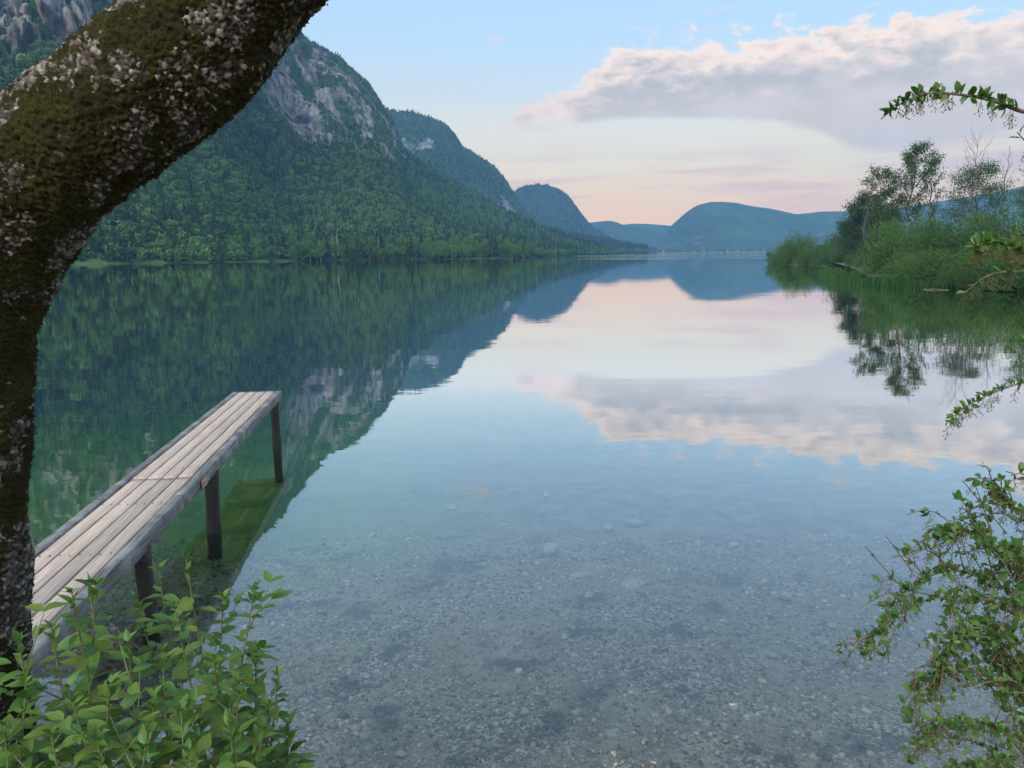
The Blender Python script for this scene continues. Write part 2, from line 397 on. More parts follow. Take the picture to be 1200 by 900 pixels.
M_MTFAR = mountain_mat('far_mountain_ground', (0.022, 0.05, 0.022), (0.06, 0.11, 0.042), (0.09, 0.09, 0.085), (0.22, 0.21, 0.205), 0.006)

def mountain(name, label, sil, d0, d1, prof, step, rows, mat, seed, gully=0.07, rockfn=None, base=-2.5, back=0.35):
    sil = np.array(sil, float); px = np.arange(sil[0, 0], sil[-1, 0] + 0.1, step)
    py = np.interp(px, sil[:, 0], sil[:, 1])
    k = np.hanning(max(3, int(9 / step) | 1)); k /= k.sum(); pad = len(k) // 2
    py = np.convolve(np.pad(py, pad, 'edge'), k, 'valid')
    D0 = np.interp(px, [a for a, _ in d0], [b for _, b in d0]); D1 = np.interp(px, [a for a, _ in d1], [b for _, b in d1])
    R = np.array([ray(a, b) for a, b in zip(px, py)]); hn = np.hypot(R[:, 0], R[:, 1])
    hx, hy, tz = R[:, 0] / hn, R[:, 1] / hn, R[:, 2] / hn
    H = HC + tz * D1
    nf = int(rows * 0.85)
    v = np.concatenate([np.linspace(0, 1, nf), np.linspace(1, 1 + back, rows - nf + 1)[1:]])
    V, J = np.meshgrid(v, np.arange(len(px)), indexing='ij')
    d = D0[J] + (D1 - D0)[J] * V
    pv = np.array(prof)
    warp = 0.05 * fbm(np.stack([px * 0.012, np.zeros_like(px), np.zeros_like(px) + seed], 1), 3, seed)
    Vw = np.clip(V + warp[J] * np.sin(PI * np.clip(V, 0, 1)), 0, None)
    pf = np.where(V <= 1, np.interp(Vw, pv[:, 0], pv[:, 1]), 1 - ((np.clip(V, 1, 9) - 1) / back) ** 1.5)
    z = base + (H[J] - base) * pf
    x, y = hx[J] * d, hy[J] * d
    env = np.sin(PI * np.clip(V, 0, 1)) ** 0.8
    q = np.stack([x.ravel(), y.ravel(), z.ravel() * 0.6], 1)
    sc = 1.0 / (0.22 * (np.median(D1)))
    rid = 1 - np.abs(fbm(q * sc * np.array([1.6, .8, 0.6]), 5, seed)).reshape(V.shape)
    n2_ = fbm(q * sc * 5, 4, seed + 5).reshape(V.shape)
    z = z + env * np.maximum(H[J], 0) * gully * ((rid - 0.65) * 1.6 + 0.35 * n2_)
    gzx = np.gradient(z, axis=0) / (np.gradient(d, axis=0) + 1e-6)
    rn = fbm(q * sc * np.array([7, 7, 3.6]), 5, seed + 11).reshape(V.shape)
    rock = rockfn(px[J], V, gzx, rn, z) if rockfn else np.zeros_like(z)
    vv = np.stack([x, y, z], -1)
    # crags stand out of the rocky parts
    crag = np.abs(fbm(q * sc * 14 * np.array([1, 1, 0.5]), 4, seed + 23)).reshape(V.shape)
    out_ = np.clip(rock, 0, 1) * crag * np.maximum(H[J], 0) * 0.035 * (V < 0.99)
    vv[..., 0] -= hx[J] * out_ * 2; vv[..., 1] -= hy[J] * out_ * 2
    me = mesh_np(name, vv.reshape(-1, 3), grid_faces(*V.shape), [mat], True, {'rock': rock.ravel()})
    o = link(name, me); tag(o, label, kind='structure')
    return vv, rock, V, px
def band_px(p, a, b, s=25): return sstep(p, a - s, a + s) * (1 - sstep(p, b - s, b + s))
def rock1(p, V, g, n, z):
    upper = sstep(V, 0.42, 0.53) * (1 - sstep(V, 0.90, 0.99))
    st_ = fbm(np.stack([(p + V * 260).ravel() * 0.055, V.ravel() * 2.2, 0 * V.ravel()], 1), 4, 61).reshape(V.shape)
    n = 0.6 * n + 0.6 * st_
    r = upper * (0.30 + 0.70 * band_px(p, 290, 470)) * (0.74 + 1.0 * n)
    r2 = (1 - sstep(p, 60, 170)) * sstep(V, 0.33, 0.40) * (1 - sstep(V, 0.56, 0.66)) * (0.70 + 1.0 * n)
    chute = np.exp(-((p - (198 + (0.13 - V) * 500)) / 9) ** 2) * band_px(V, 0.10, 0.17, 0.015) * (0.5 + 0.9 * n)
    chute2 = np.exp(-((p - (240 + (0.08 - V) * 500)) / 7) ** 2) * band_px(V, 0.055, 0.11, 0.012) * (0.6 + 0.9 * n)
    return np.clip(np.maximum.reduce([r, r2, chute, chute2]), 0, 1)
sil1 = [(-420, -330), (-150, -310), (0, -275), (100, -215), (200, -125), (300, -25), (340, 27), (358, 50), (400, 76), (432, 104), (452, 133), (463, 150), (471, 178), (490, 194), (512, 207), (560, 232), (600, 254), (640, 275), (680, 287), (725, 294)]
g1, rk1, V1, px1 = mountain('mountain', 'near forested mountainside with grey rock cliffs above the lake shore', sil1,
    [(-420, 300), (100, 330), (400, 372), (600, 410), (640, 520), (725, 900)], [(-420, 780), (100, 800), (250, 980), (330, 1110), (460, 1150), (520, 1080), (620, 900), (725, 1150)],
    [(0, 0.0), (0.06, 0.035), (0.30, 0.20), (0.55, 0.43), (0.66, 0.60), (0.80, 0.82), (0.90, 0.925), (1, 1)], 1.6, 230, M_MT, 3, 0.075, rock1)
def rock2(p, V, g, n, z):
    return np.clip(sstep(V, 0.45, 0.6) * (1 - sstep(V, 0.93, 0.99)) * (0.05 + 0.5 * n) + np.exp(-((p - 590) / 16) ** 2) * band_px(V, 0.45, 0.7, 0.05) * (0.5 + n), 0, 1)
sil2 = [(380, 128), (457, 133), (480, 135), (507, 142), (522, 150), (533, 161), (541, 174), (560, 186), (577, 198), (590, 214), (600, 229), (611, 244), (633, 266), (680, 282), (722, 289), (760, 294)]
g2, rk2, V2, px2 = mountain('mountain', 'steep rounded mountain behind the near forested slope', sil2,
    [(380, 1180), (600, 1150), (760, 1250)], [(380, 1750), (600, 1750), (700, 1600), (760, 1700)],
    [(0, 0.0), (0.25, 0.22), (0.5, 0.48), (0.75, 0.80), (0.9, 0.945), (1, 1)], 1.2, 130, M_MT, 7, 0.06, rock2)
def rock3(p, V, g, n, z): return np.clip(band_px(V, 0.45, 0.72, 0.08) * (0.12 + 0.8 * n), 0, 1)
sil3 = [(560, 252), (585, 240), (600, 229), (613, 221), (630, 218), (640, 219), (653, 224), (667, 234), (683, 256), (693, 268), (717, 284), (745, 292), (770, 295)]
g3, rk3, V3, px3 = mountain('mountain', 'dome shaped blue green mountain standing at the far lake end', sil3,
    [(560, 1950), (770, 2050)], [(560, 2400), (770, 2400)], [(0, 0.0), (0.3, 0.3), (0.6, 0.66), (0.85, 0.93), (1, 1)], 1.0, 90, M_MT, 13, 0.05, rock3)
sil4 = [(600, 275), (660, 263), (690, 261), (713, 258.5), (722, 260), (731, 264), (745, 266), (775, 272), (800, 280), (840, 290)]
mountain('mountain', 'low pale blue hill far behind the dome mountain', sil4, [(600, 2800), (840, 2800)], [(600, 3250), (840, 3250)],
         [(0, 0), (0.5, 0.55), (1, 1)], 1.0, 50, M_MTFAR, 17, 0.04)
sil4b = [(690, 268), (725, 264), (742, 262), (760, 262.5), (787, 264.5), (810, 268), (860, 275)]
mountain('mountain', 'faint farthest ridge in the gap between the blue hills', sil4b, [(690, 3450), (860, 3450)], [(690, 3800), (860, 3800)],
         [(0, 0), (0.5, 0.55), (1, 1)], 1.0, 40, M_MTFAR, 19, 0.03)
sil5 = [(758, 295), (770, 289), (778, 281), (787, 264), (800, 252.5), (808, 246), (817, 240.5), (833, 236.5), (848, 236.5), (862, 237.5), (883, 242), (900, 244), (915, 247), (933, 251), (945, 250), (962, 248), (985, 247.5), (1010, 247), (1060, 243), (1100, 236), (1150, 228), (1183, 222), (1200, 218), (1300, 195), (1500, 190)]
mountain('mountain', 'long flat topped blue hill across the far end of the lake', sil5, [(758, 2500), (1500, 2300)], [(758, 2750), (790, 3000), (1000, 3200), (1500, 3200)],
         [(0, 0), (0.15, 0.05), (0.4, 0.32), (0.7, 0.72), (0.9, 0.95), (1, 1)], 1.0, 90, M_MTFAR, 23, 0.05,
         lambda p, V, g, n, z: np.clip(0.06 + 0.4 * n, 0, 1) * band_px(V, 0.2, 0.8, 0.1))

# ------------------------------------------------------------------ trees: prototypes
def crown_blob(seed, n, h, r, kind='round', leaf=0.9):
    rng = np.random.default_rng(seed); 
    if kind == 'cone':
        t_ = rng.random(n) ** 0.75; a = rng.random(n) * 2 * PI
        lay = 0.75 + 0.25 * np.sin(t_ * 40)
        rr = r * t_ * lay * (0.65 + 0.35 * rng.random(n)) + 0.05
        C = np.stack([np.cos(a) * rr, np.sin(a) * rr, h * (1 - 0.93 * t_)], 1)
        D = np.stack([np.cos(a), np.sin(a), -0.45 + 0.3 * rng.normal(size=n)], 1)
        return leaf_cards(rng, C, D, leaf * (0.5 + 0.7 * t_), leaf * 0.45 * (0.5 + 0.7 * t_))
    nl = 9 + int(rng.integers(0, 4)); lc = rng.normal(size=(nl, 3)); lc /= np.linalg.norm(lc, axis=1)[:, None]
    lc = lc * np.array([r * .55, r * .55, h * .26]) * (0.5 + 0.6 * rng.random((nl, 1))) + np.array([0, 0, h * .56])
    lr = (0.34 + 0.22 * rng.random(nl)) * r
    i = rng.integers(0, nl, n); d = rng.normal(size=(n, 3)); d /= np.linalg.norm(d, axis=1)[:, None]
    C = lc[i] + d * (lr[i] * (0.62 + 0.45 * rng.random(n)))[:, None] * np.array([1, 1, 0.85])
    C[:, 2] = np.maximum(C[:, 2], h * 0.06)
    return leaf_cards(rng, C, d + 0.6 * rng.normal(size=(n, 3)), leaf * (0.7 + 0.6 * rng.random(n)), leaf * 0.6, 0.2)
protos = bpy.data.collections.new('forest_tree_shapes')
for i, (kd, mt, n, h, r) in enumerate([('round', M_FOREST, 170, 8, 3.2), ('round', M_FOREST, 150, 7, 3.5), ('round', M_FOREST, 190, 9, 3.0), ('round', M_FOREST, 150, 6, 2.9), ('cone', M_SPRUCE, 150, 12, 2.4), ('round', M_PALE, 150, 7, 3.0)]):
    v, f = crown_blob(40 + i, n, h, r, kd, 1.7)
    o = bpy.data.objects.new('forest_shape', mesh_np('forest_tree', v, f, [mt])); protos.objects.link(o)

def forest(name, label, pts, scale, rot, idx):
    me = mesh_np(name, pts, [], (), False, {'tsize': scale, 'trot': rot, 'tkind': idx})
    o = link(name, me); tag(o, label, 'forest', kind='stuff')
    ng = bpy.data.node_groups.new(name, 'GeometryNodeTree')
    ng.interface.new_socket('Geometry', in_out='INPUT', socket_type='NodeSocketGeometry')
    ng.interface.new_socket('Geometry', in_out='OUTPUT', socket_type='NodeSocketGeometry')
    n = ng.nodes; gi = n.new('NodeGroupInput'); go = n.new('NodeGroupOutput'); ip = n.new('GeometryNodeInstanceOnPoints')
    ci = n.new('GeometryNodeCollectionInfo'); ci.inputs[0].default_value = protos; ci.inputs[1].default_value = True; ci.inputs[2].default_value = True
    def at(a):
        k = n.new('GeometryNodeInputNamedAttribute'); k.data_type = 'FLOAT'; k.inputs[0].default_value = a; return k.outputs[0]
    cx = n.new('ShaderNodeCombineXYZ'); ng.links.new(at('trot'), cx.inputs[2])
    ng.links.new(gi.outputs[0], ip.inputs['Points']); ng.links.new(ci.outputs[0], ip.inputs['Instance'])
    ip.inputs['Pick Instance'].default_value = True
    ng.links.new(at('tkind'), ip.inputs['Instance Index']); ng.links.new(cx.outputs[0], ip.inputs['Rotation']); ng.links.new(at('tsize'), ip.inputs['Scale'])
    ng.links.new(ip.outputs[0], go.inputs[0])
    md = o.modifiers.new('forest', 'NODES'); md.node_group = ng
    return o
def scatter(g, rock, V, px, n, seed, smin, smax, pxr, vmax=1.0, rockcut=0.45, conifer=0.12, vmin=0.0, up=-0.8):
    rng = np.random.default_rng(seed)
    a = g[:-1, :-1]; b = g[1:, :-1]; c = g[:-1, 1:]
    area = np.linalg.norm(np.cross(b - a, c - a), axis=-1)
    ok = (V[:-1, :-1] <= vmax) & (V[:-1, :-1] >= vmin) & (px[:-1][None, :] > pxr[0]) & (px[:-1][None, :] < pxr[1]) & (rock[:-1, :-1] < 0.9)
    w = (area * ok * np.clip(1.12 - 1.9 * rock[:-1, :-1], 0.03, 1)).ravel(); i = rng.choice(len(w), n, p=w / w.sum()); r_, c_ = np.divmod(i, area.shape[1])
    u, v = rng.random(n)[:, None], rng.random(n)[:, None]
    P = (1 - u) * (1 - v) * g[r_, c_] + u * (1 - v) * g[r_ + 1, c_] + (1 - u) * v * g[r_, c_ + 1] + u * v * g[r_ + 1, c_ + 1]
    P = P[P[:, 2] > 0.3]; n = len(P); P[:, 2] += up
    cl_ = fbm(P * 0.012, 3, seed)
    idx = np.where(rng.random(n) < conifer + 0.25 * np.clip(cl_, 0, 1), 4, rng.choice([0, 1, 2, 3, 0, 1, 2, 3, 5], n))
    return P, rng.uniform(smin, smax, n) * (1 + 0.25 * cl_), rng.random(n) * 6.283, idx
forest('forest', 'dense mixed forest covering the near mountainside', *scatter(g1, rk1, V1, px1, 52000, 1, 0.42, 0.88, (-60, 726), 1.02, conifer=0.2))
forest('forest', 'distant forest covering the steep rounded mountain', *scatter(g2, rk2, V2, px2, 20000, 2, 0.8, 1.4, (440, 760), 1.02, conifer=0.2))
forest('forest', 'distant forest covering the dome shaped mountain', *scatter(g3, rk3, V3, px3, 12000, 3, 0.8, 1.4, (580, 770), 1.02, conifer=0.2))

# far shore: low strip of land with trees and a village below the long hill
def strip(name, label, pts, back, hgt, mat, n=60):
    P = spline([at for at in pts], n); v = []
    for i, q in enumerate(P):
        b = q + np.array(back); w = 0.15 * math.sin(i * 1.7)
        v += [q + np.array([0, 0, -1.5]), q + np.array([back[0] * .03, back[1] * .03, hgt * .5 + w * .3]), q + np.array([back[0] * .3, back[1] * .3, hgt + w]), b + np.array([0, 0, hgt * 1.2])]
    o = link(name, mesh_np(name, np.array(v), grid_faces(n, 4), [mat], True)); tag(o, label, kind='structure'); return o
M_MEADOW = simple_mat('meadow', (0.06, 0.12, 0.035), (0.13, 0.17, 0.06), 0.15, 0.9)
far_pts = [np.array([(p - 600) / F * 2350, 2350 + 20 * math.sin(p * .1), 0]) for p in np.linspace(700, 1150, 12)]
strip('far_shore', 'low green shore with meadows at the far lake end', far_pts, (0, 260, 0), 3.0, M_MEADOW)
rng = np.random.default_rng(77)
n = 900; fx = rng.uniform(705, 1000, n); fd = rng.uniform(2362, 2600, n)
forest('forest', 'low line of trees along the far lake shore', np.stack([(fx - 600) / F * fd, fd, np.full(n, 1.5)], 1), rng.uniform(0.6, 1.4, n), rng.random(n) * 6.28, rng.choice([0, 1, 2, 4, 5], n))
M_HWALL = simple_mat('house_wall', (0.36, 0.34, 0.31), (0.50, 0.48, 0.45), 0.5, 0.9)
M_HROOF = simple_mat('house_roof', (0.20, 0.10, 0.07), (0.30, 0.20, 0.16), 0.7, 0.9)
M_HWIN = simple_mat('house_window', (0.03, 0.035, 0.04), (0.06, 0.06, 0.07), 1, 0.3)
def box(x0, x1, y0, y1, z0, z1):
    v = np.array([(x, y, z) for z in (z0, z1) for y in (y0, y1) for x in (x0, x1)], float)
    f = np.array([(0, 2, 3, 1), (4, 5, 7, 6), (0, 1, 5, 4), (2, 6, 7, 3), (0, 4, 6, 2), (1, 3, 7, 5)]); return v, f
hw = mesh_np('wall', *box(-6, 6, -5, 5, -1, 6), [M_HWALL])
rv = np.array([(-6.6, -5.8, 5.7), (6.6, -5.8, 5.7), (6.6, 5.8, 5.7), (-6.6, 5.8, 5.7), (-6.6, 0, 10.2), (6.6, 0, 10.2)])
hr = mesh_np('roof', rv, [np.array([(0, 1, 5, 4), (2, 3, 4, 5), (3, 2, 1, 0)]), np.array([(0, 4, 3), (1, 2, 5)])], [M_HROOF])
wn = mesh_np('window', *box(-0.7, 0.7, -5.06, -4.9, 2.5, 4.0), [M_HWIN])
for i, (hp, hd, rz) in enumerate([(776, 2375, .1), (790, 2400, -.3), (799, 2380, .2), (812, 2420, .0), (822, 2378, .4), (834, 2390, -.1), (845, 2440, .2), (851, 2385, 0), (862, 2376, -.2), (868, 2400, .1), (884, 2372, .0), (893, 2410, .3)]):
    hd = 2350 + (hd - 2350) * 2; e = link('village_house', None, None, ((hp - 600) / F * hd, hd, 3.0)); e.rotation_euler = (0, 0, rz); s = 0.5 + 0.25 * ((i * 37) % 10) / 10; e.scale = (s, s, s)
    tag(e, 'tiny pale village house with pitched roof on the far shore', 'house', 'houses of the far shore village')
    link('wall', hw, e); link('roof', hr, e)
    for wx in (-3.4, 0, 3.4): link('window', wn, e, (wx, 0, 0))

# shore trees at the foot of the near mountain: each one a thing
def tree_proto(seed, n, h, r, kind, mat, leaf):
    v, f = crown_blob(seed, n, h, r, kind, leaf); cm = mesh_np('crown', v, f, [mat])
    tv, tf = tube([(0, 0, -0.6), (0.05, 0, h * .3), (0, 0.1, h * .8)], [0.028 * h, 0.02 * h, 0.006 * h], 6)
    return cm, mesh_np('trunk', tv, tf, [M_BARKFAR], True)
def place(name, label, cat, group, meshes, loc, s=1.0, rz=0.0, sz=None):
    e = link(name, None, None, tuple(loc)); e.rotation_euler = (0, 0, rz); e.scale = (s, s, sz or s)
    tag(e, label, cat, group)
    for nm, me in meshes: link(nm, me, e)
    return e
SP = [('broadleaf_tree', 'round green broadleaf tree on the lake shore below the near mountain', tree_proto(101, 1300, 9, 4.0, 'round', M_FOREST, 0.62)),
      ('broadleaf_tree', 'broad bushy green tree on the lake shore below the near mountain', tree_proto(102, 1300, 7.5, 4.2, 'round', M_FOREST, 0.62)),
      ('broadleaf_tree', 'tall narrow green tree on the lake shore below the near mountain', tree_proto(103, 1200, 11, 3.2, 'round', M_FOREST, 0.62)),
      ('pale_tree', 'pale yellowish green tree standing out on the shore below the near mountain', tree_proto(104, 1200, 8.5, 3.2, 'round', M_PALE, 0.55)),
      ('spruce_tree', 'dark pointed spruce on the lake shore below the near mountain', tree_proto(105, 900, 12.5, 2.5, 'cone', M_SPRUCE, 1.0))]
def shore1(px): return np.interp(px, [-420, 100, 400, 600, 640, 725], [300, 330, 372, 410, 520, 900])
rng = np.random.default_rng(9)
pxs = np.concatenate([np.arange(60, 628, 7.2), np.arange(70, 620, 12.5)])
for i, p in enumerate(pxs):
    row = 0 if i < 79 else 1
    p = p + rng.uniform(-3, 3); d = shore1(p) + (0.5 if row == 0 else 14) + rng.uniform(-1.5, 5)
    q = at_y(p, 296, d)
    k = int(rng.choice([0, 1, 2, 3, 4], p=[.34, .26, .18, .08, .14]))
    if row == 0 and abs(p - 515) < 4: k = 3
    nm, lb, (cm, tm) = SP[k]
    zg = 0.1 if row == 0 else 2.5
    place(nm, lb, 'tree', 'trees lining the near mountain shore', [('trunk', tm), ('crown', cm)], (q[0], d, zg), rng.uniform(0.75, 1.15), rng.random() * 6.28)
sv, sf = tube([(0, 0, -0.5), (0.1, 0, 5), (0.0, 0.1, 9.5)], [0.22, 0.16, 0.05], 6)
a_ = Acc(); a_.add(sv, sf)
for k in range(7):
    z_ = 4 + k * .75; an = k * 2.4; a_.add(*tube([(0, 0, z_), (math.cos(an) * .7, math.sin(an) * .7, z_ + .35)], [0.05, 0.015], 4))
snag = a_.mesh('trunk', [M_SNAG], True)
for p, s in ((384, 1.25), (390, 1.1), (396, 1.3), (444, .9)):
    d = shore1(p) + 10; q = at_y(p, 296, d)
    place('dead_tree', 'bare grey dead trunk among the trees below the near mountain', 'tree', 'dead trunks below the near mountain', [('trunk', snag)], (q[0], d, 3.0), s, s * 3)

# ------------------------------------------------------------------ right-hand peninsula
def gpt(px, py): return at_z(px, py, 0.0)
M_PENI = simple_mat('peninsula_ground', (0.05, 0.075, 0.03), (0.11, 0.12, 0.06), 0.5, 0.95)
M_BEACH = simple_mat('shore_gravel', (0.16, 0.145, 0.12), (0.30, 0.27, 0.23), 2, 0.9)
front = [gpt(904, 309), gpt(925, 310.5), gpt(950, 311.5), gpt(975, 312), gpt(1000, 314), gpt(1012, 322), gpt(1030, 331), gpt(1070, 336), gpt(1110, 338), gpt(1160, 340), gpt(1230, 343), gpt(1500, 360)]
fl = spline(front, 80)
rows_ = []
for off, z_ in ((-2.5, -1.2), (0, 0.02), (1.5, 0.12), (8, 0.3), (30, 0.7), (140, 1.0)):
    q = fl.copy(); q[:, 1] += off; q[:, 0] += off * 0.35; q[:, 2] = z_ + 0.08 * np.sin(np.arange(80) * 1.3 + off); rows_.append(q)
pm = np.stack(rows_, 0)
peni = link('peninsula', mesh_np('peninsula', pm.reshape(-1, 3), grid_faces(*pm.shape[:2]), [M_PENI], True))
tag(peni, 'low overgrown spit of land reaching into the lake', kind='structure')

def bush_mesh(seed, n, w, h, leaf, mat, up=0.5, nl=22):
    rng = np.random.default_rng(seed)
    lc = rng.normal(size=(nl, 3)); lc /= np.linalg.norm(lc, axis=1)[:, None]; lc[:, 2] = np.abs(lc[:, 2])
    rad = rng.random(nl) ** 0.5
    lc = lc * np.array([w * .5, w * .42, h * .72]) * rad[:, None]
    lr = (0.20 + 0.16 * rng.random(nl)) * min(w, h * 1.4) * .62
    lc[:, 2] += lr * 0.25
    i = rng.integers(0, nl, n); d = rng.normal(size=(n, 3)); d /= np.linalg.norm(d, axis=1)[:, None]
    C = lc[i] + d * (lr[i] * (0.45 + 0.62 * rng.random(n) ** 0.7))[:, None]
    # sprays: leaves strung on short upright shoots that break the outline
    k = n // 5; spb = C[rng.integers(0, n, k // 9)]; dirs = spb - np.array([0, 0, h * .2]); dirs /= np.linalg.norm(dirs, axis=1)[:, None] + 1e-9
    dirs = dirs + np.array([0, 0, up]) + 0.25 * rng.normal(size=dirs.shape)
    tt = np.tile(np.linspace(0.05, 1, 9), len(spb))[:, None]
    S = np.repeat(spb, 9, 0) + np.repeat(dirs, 9, 0) * tt * (0.075 * h)
    C = np.vstack([C, S]); dd = np.vstack([d, np.repeat(dirs, 9, 0)])
    C[:, 2] = np.abs(C[:, 2])
    N = len(C)
    v, f = leaf_cards(rng, C, dd + np.array([0, 0, up * .5]) + 0.7 * rng.normal(size=(N, 3)), leaf * (0.6 + 0.8 * rng.random(N)), leaf * 0.36)
    crown = mesh_np('crown', v, f, [mat])
    a = Acc()
    for j in range(9):
        tip = lc[j % nl] + np.array([0, 0, lr[j % nl] * .4]); b = rng.normal(size=3) * np.array([.12, .12, 0]) * w * .5
        a.add(*tube(spline([b + np.array([0, 0, -.4]), b * .5 + tip * .45, tip], 7), np.linspace(0.05, 0.012, 7) * (h / 5), 5))
    return crown, a.mesh('stems', [M_BARKFAR], True)
WB = [bush_mesh(200 + i, 13000, 8, 5.5, 0.23, M_WILLOW, 0.35, 26) for i in range(4)]
DB = [bush_mesh(210 + i, 6000, 6, 5.5, 0.24, M_DARKTREE, 0.2) for i in range(2)]
def put_bush(px, top, wpx, foot, kind, label, name='willow_bush', group='willow bushes on the spit'):
    proto = (WB if kind[0] == 'w' else DB)[int(kind[1])]
    d = gpt(px, foot)[1] + 0.22 * wpx / F * gpt(px, foot)[1]
    q = at_y(px, top, d); wm = wpx / F * d; co_ = np.array([v_.co[:] for v_ in proto[0].vertices]); pw, ph = np.percentile(co_[:, 0], 99.5) - np.percentile(co_[:, 0], .5), np.percentile(co_[:, 2], 99.7)
    zg = 0.1; h = max(1.5, q[2] - zg)
    e = link(name, None, None, (q[0], d, zg)); e.rotation_euler = (0, 0, (px * 0.37) % 6.28); sxy = wm / pw; e.scale = (sxy, sxy, h / ph)
    tag(e, label, 'bush', group)
    link('crown', proto[0], e); link('stems', proto[1], e); return e
bushes = [  # px, top, width px, foot line, kind, label
    (934, 273, 58, 310.5, 'w0', 'round willow bush at the outer tip of the spit'),
    (913, 289, 30, 309.3, 'w1', 'small low bush at the waterline of the spit tip beside the round willow'),
    (968, 280, 46, 311.5, 'w2', 'low willow bush next to the round willow of the spit tip'),
    (950, 291, 36, 311.3, 'w3', 'small rounded willow bush in front of the low willows of the spit tip'),
    (996, 283, 44, 313, 'w3', 'green bush in front of the dark dense tree on the spit'),
    (1016, 290, 44, 319, 'w1', 'small willow bush behind the left end of the reeds'),
    (1046, 262, 70, 326, 'w1', 'feathery willow bush rising behind the reeds'),
    (1076, 252, 96, 328, 'w0', 'large feathery willow bush above the reed bed'),
    (1112, 258, 92, 332, 'w2', 'dense willow bush beside the driftwood on the shore'),
    (1150, 252, 100, 330, 'w3', 'tall willow bush below the thicket tree'),
    (1108, 292, 84, 337.5, 'w1', 'low spreading willow bush hanging over the driftwood'),
    (1070, 296, 70, 334, 'w3', 'low willow bush right behind the reed bed'),
    (1128, 305, 50, 339.5, 'w0', 'low bush with leaves touching the water near the driftwood'),
    (1190, 300, 70, 342, 'w1', 'low bush overhanging the water below the broad willow'),
    (1180, 243, 120, 331, 'w0', 'broad willow bush behind the barberry sprays'),
    (1158, 284, 100, 339, 'w2', 'low dark willow bush at the water under the barberry sprays'),
    (1215, 262, 110, 340, 'w3', 'willow bush at the water on the inner side of the spit'),
    (1250, 236, 140, 336, 'w1', 'tall willow bush on the inner side of the spit'),
    (1320, 240, 160, 342, 'w2', 'wide willow bush at the inner end of the spit'),
]
for b in bushes: put_bush(*b)
put_bush(1030, 272, 44, 318, 'd0', 'small dark bush at the foot of the dark dense tree', name='dark_bush', group='dark bushes on the spit')
put_bush(982, 292, 36, 312.3, 'd1', 'low dark bush above the gravel edge of the spit', name='dark_bush', group='dark bushes on the spit')

def skeleton_tree(seed, h, spread, leaf, nleaf, mat, bark, t0=0.3, nb=16, up=0.55, sub=6, r0=None, sig=0.35, lean=0.0, domed=True, tip_bias=0.35):
    rng = np.random.default_rng(seed); a = Acc(); r0 = r0 or h * 0.013; tips = []
    tp_ = np.linspace(0, 1, 14); w_ = np.cumsum(rng.normal(size=(14, 2)) * 0.012 * h, 0); w_ -= w_[0]
    P = np.stack([w_[:, 0] + lean * tp_ ** 1.4 * h, w_[:, 1], tp_ * h * 0.97 - 0.4], 1)
    a.add(*tube(P, r0 * (1 - 0.9 * tp_), 7)); tips += [(P[-1], np.array([0, 0, 1.0]))]
    for i in range(nb):
        t_ = t0 + (1 - t0) * (i + rng.random() * .8) / nb * 0.97
        b = np.array([np.interp(t_, tp_, P[:, k]) for k in range(3)])
        an = i * 2.4 + rng.normal() * .5; prof_ = math.sin(PI * (0.18 + 0.78 * (t_ - t0) / (1 - t0)) ** 0.9) if domed else (1 - 0.75 * (t_ - t0) / (1 - t0))
        L = spread * (0.35 + 0.65 * max(prof_, 0.05)) * rng.uniform(.75, 1.15)
        dr = np.array([math.cos(an), math.sin(an), up * rng.uniform(.6, 1.5)]); dr /= np.linalg.norm(dr)
        mid = b + dr * L * .5 + np.array([0, 0, 0.05 * L]); e = b + dr * L + np.array([0, 0, 0.16 * L]) + rng.normal(size=3) * .06 * L
        Q = spline([b, mid, e], 8); rb = r0 * (1 - 0.85 * t_) * .55 + 0.008
        a.add(*tube(Q, np.linspace(rb, rb * .22, 8), 5)); tips.append((e, dr))
        for j in range(sub):
            k = 2 + (j * 6) // sub; s = Q[k]; d2 = dr + rng.normal(size=3) * .65 + np.array([0, 0, .25]); d2 /= np.linalg.norm(d2)
            l2 = L * rng.uniform(.22, .45); e2 = s + d2 * l2
            a.add(*tube(spline([s, s + d2 * l2 * .5 + rng.normal(size=3) * .04 * l2, e2], 4), np.linspace(rb * .35, 0.006, 4), 4)); tips.append((e2, d2)); tips.append((s + d2 * l2 * .6, d2))
    trunk = a.mesh('trunk', [bark], True); crown = None
    if nleaf:
        T_ = np.array([t[0] for t in tips]); D_ = np.array([t[1] for t in tips]); i = rng.integers(0, len(T_), nleaf)
        C = T_[i] - D_[i] * (rng.random(nleaf)[:, None] * tip_bias) + rng.normal(size=(nleaf, 3)) * sig * np.array([1, 1, .65])
        v, f = leaf_cards(rng, C, D_[i] + rng.normal(size=(nleaf, 3)) * .8, leaf * rng.uniform(.6, 1.3, nleaf), leaf * .5)
        crown = mesh_np('crown', v, f, [mat])
    return trunk, crown
def put_tree(px, top, d, seed, spread, nleaf, label, mat=M_AIRY, bark=M_BARKFAR, name='airy_tree', **kw):
    q = at_y(px, top, d); zg = 0.9; h = q[2] - zg
    tr, cr = skeleton_tree(seed, h, spread, kw.pop('leaf', 0.26), nleaf, mat, bark, **kw)
    return place(name, label, 'tree', None, [('trunk', tr)] + ([('crown', cr)] if cr else []), (q[0], d, zg))
put_tree(1075, 167, 105, 301, 3.3, 6500, 'tall airy tree with open green crown on the spit', t0=0.35, nb=17, sig=0.40, up=0.7)
put_tree(1044, 196, 104, 302, 2.7, 4200, 'shorter airy tree leaning away from the tall airy tree', t0=0.35, nb=13, sig=0.36, up=0.75, lean=-0.05)
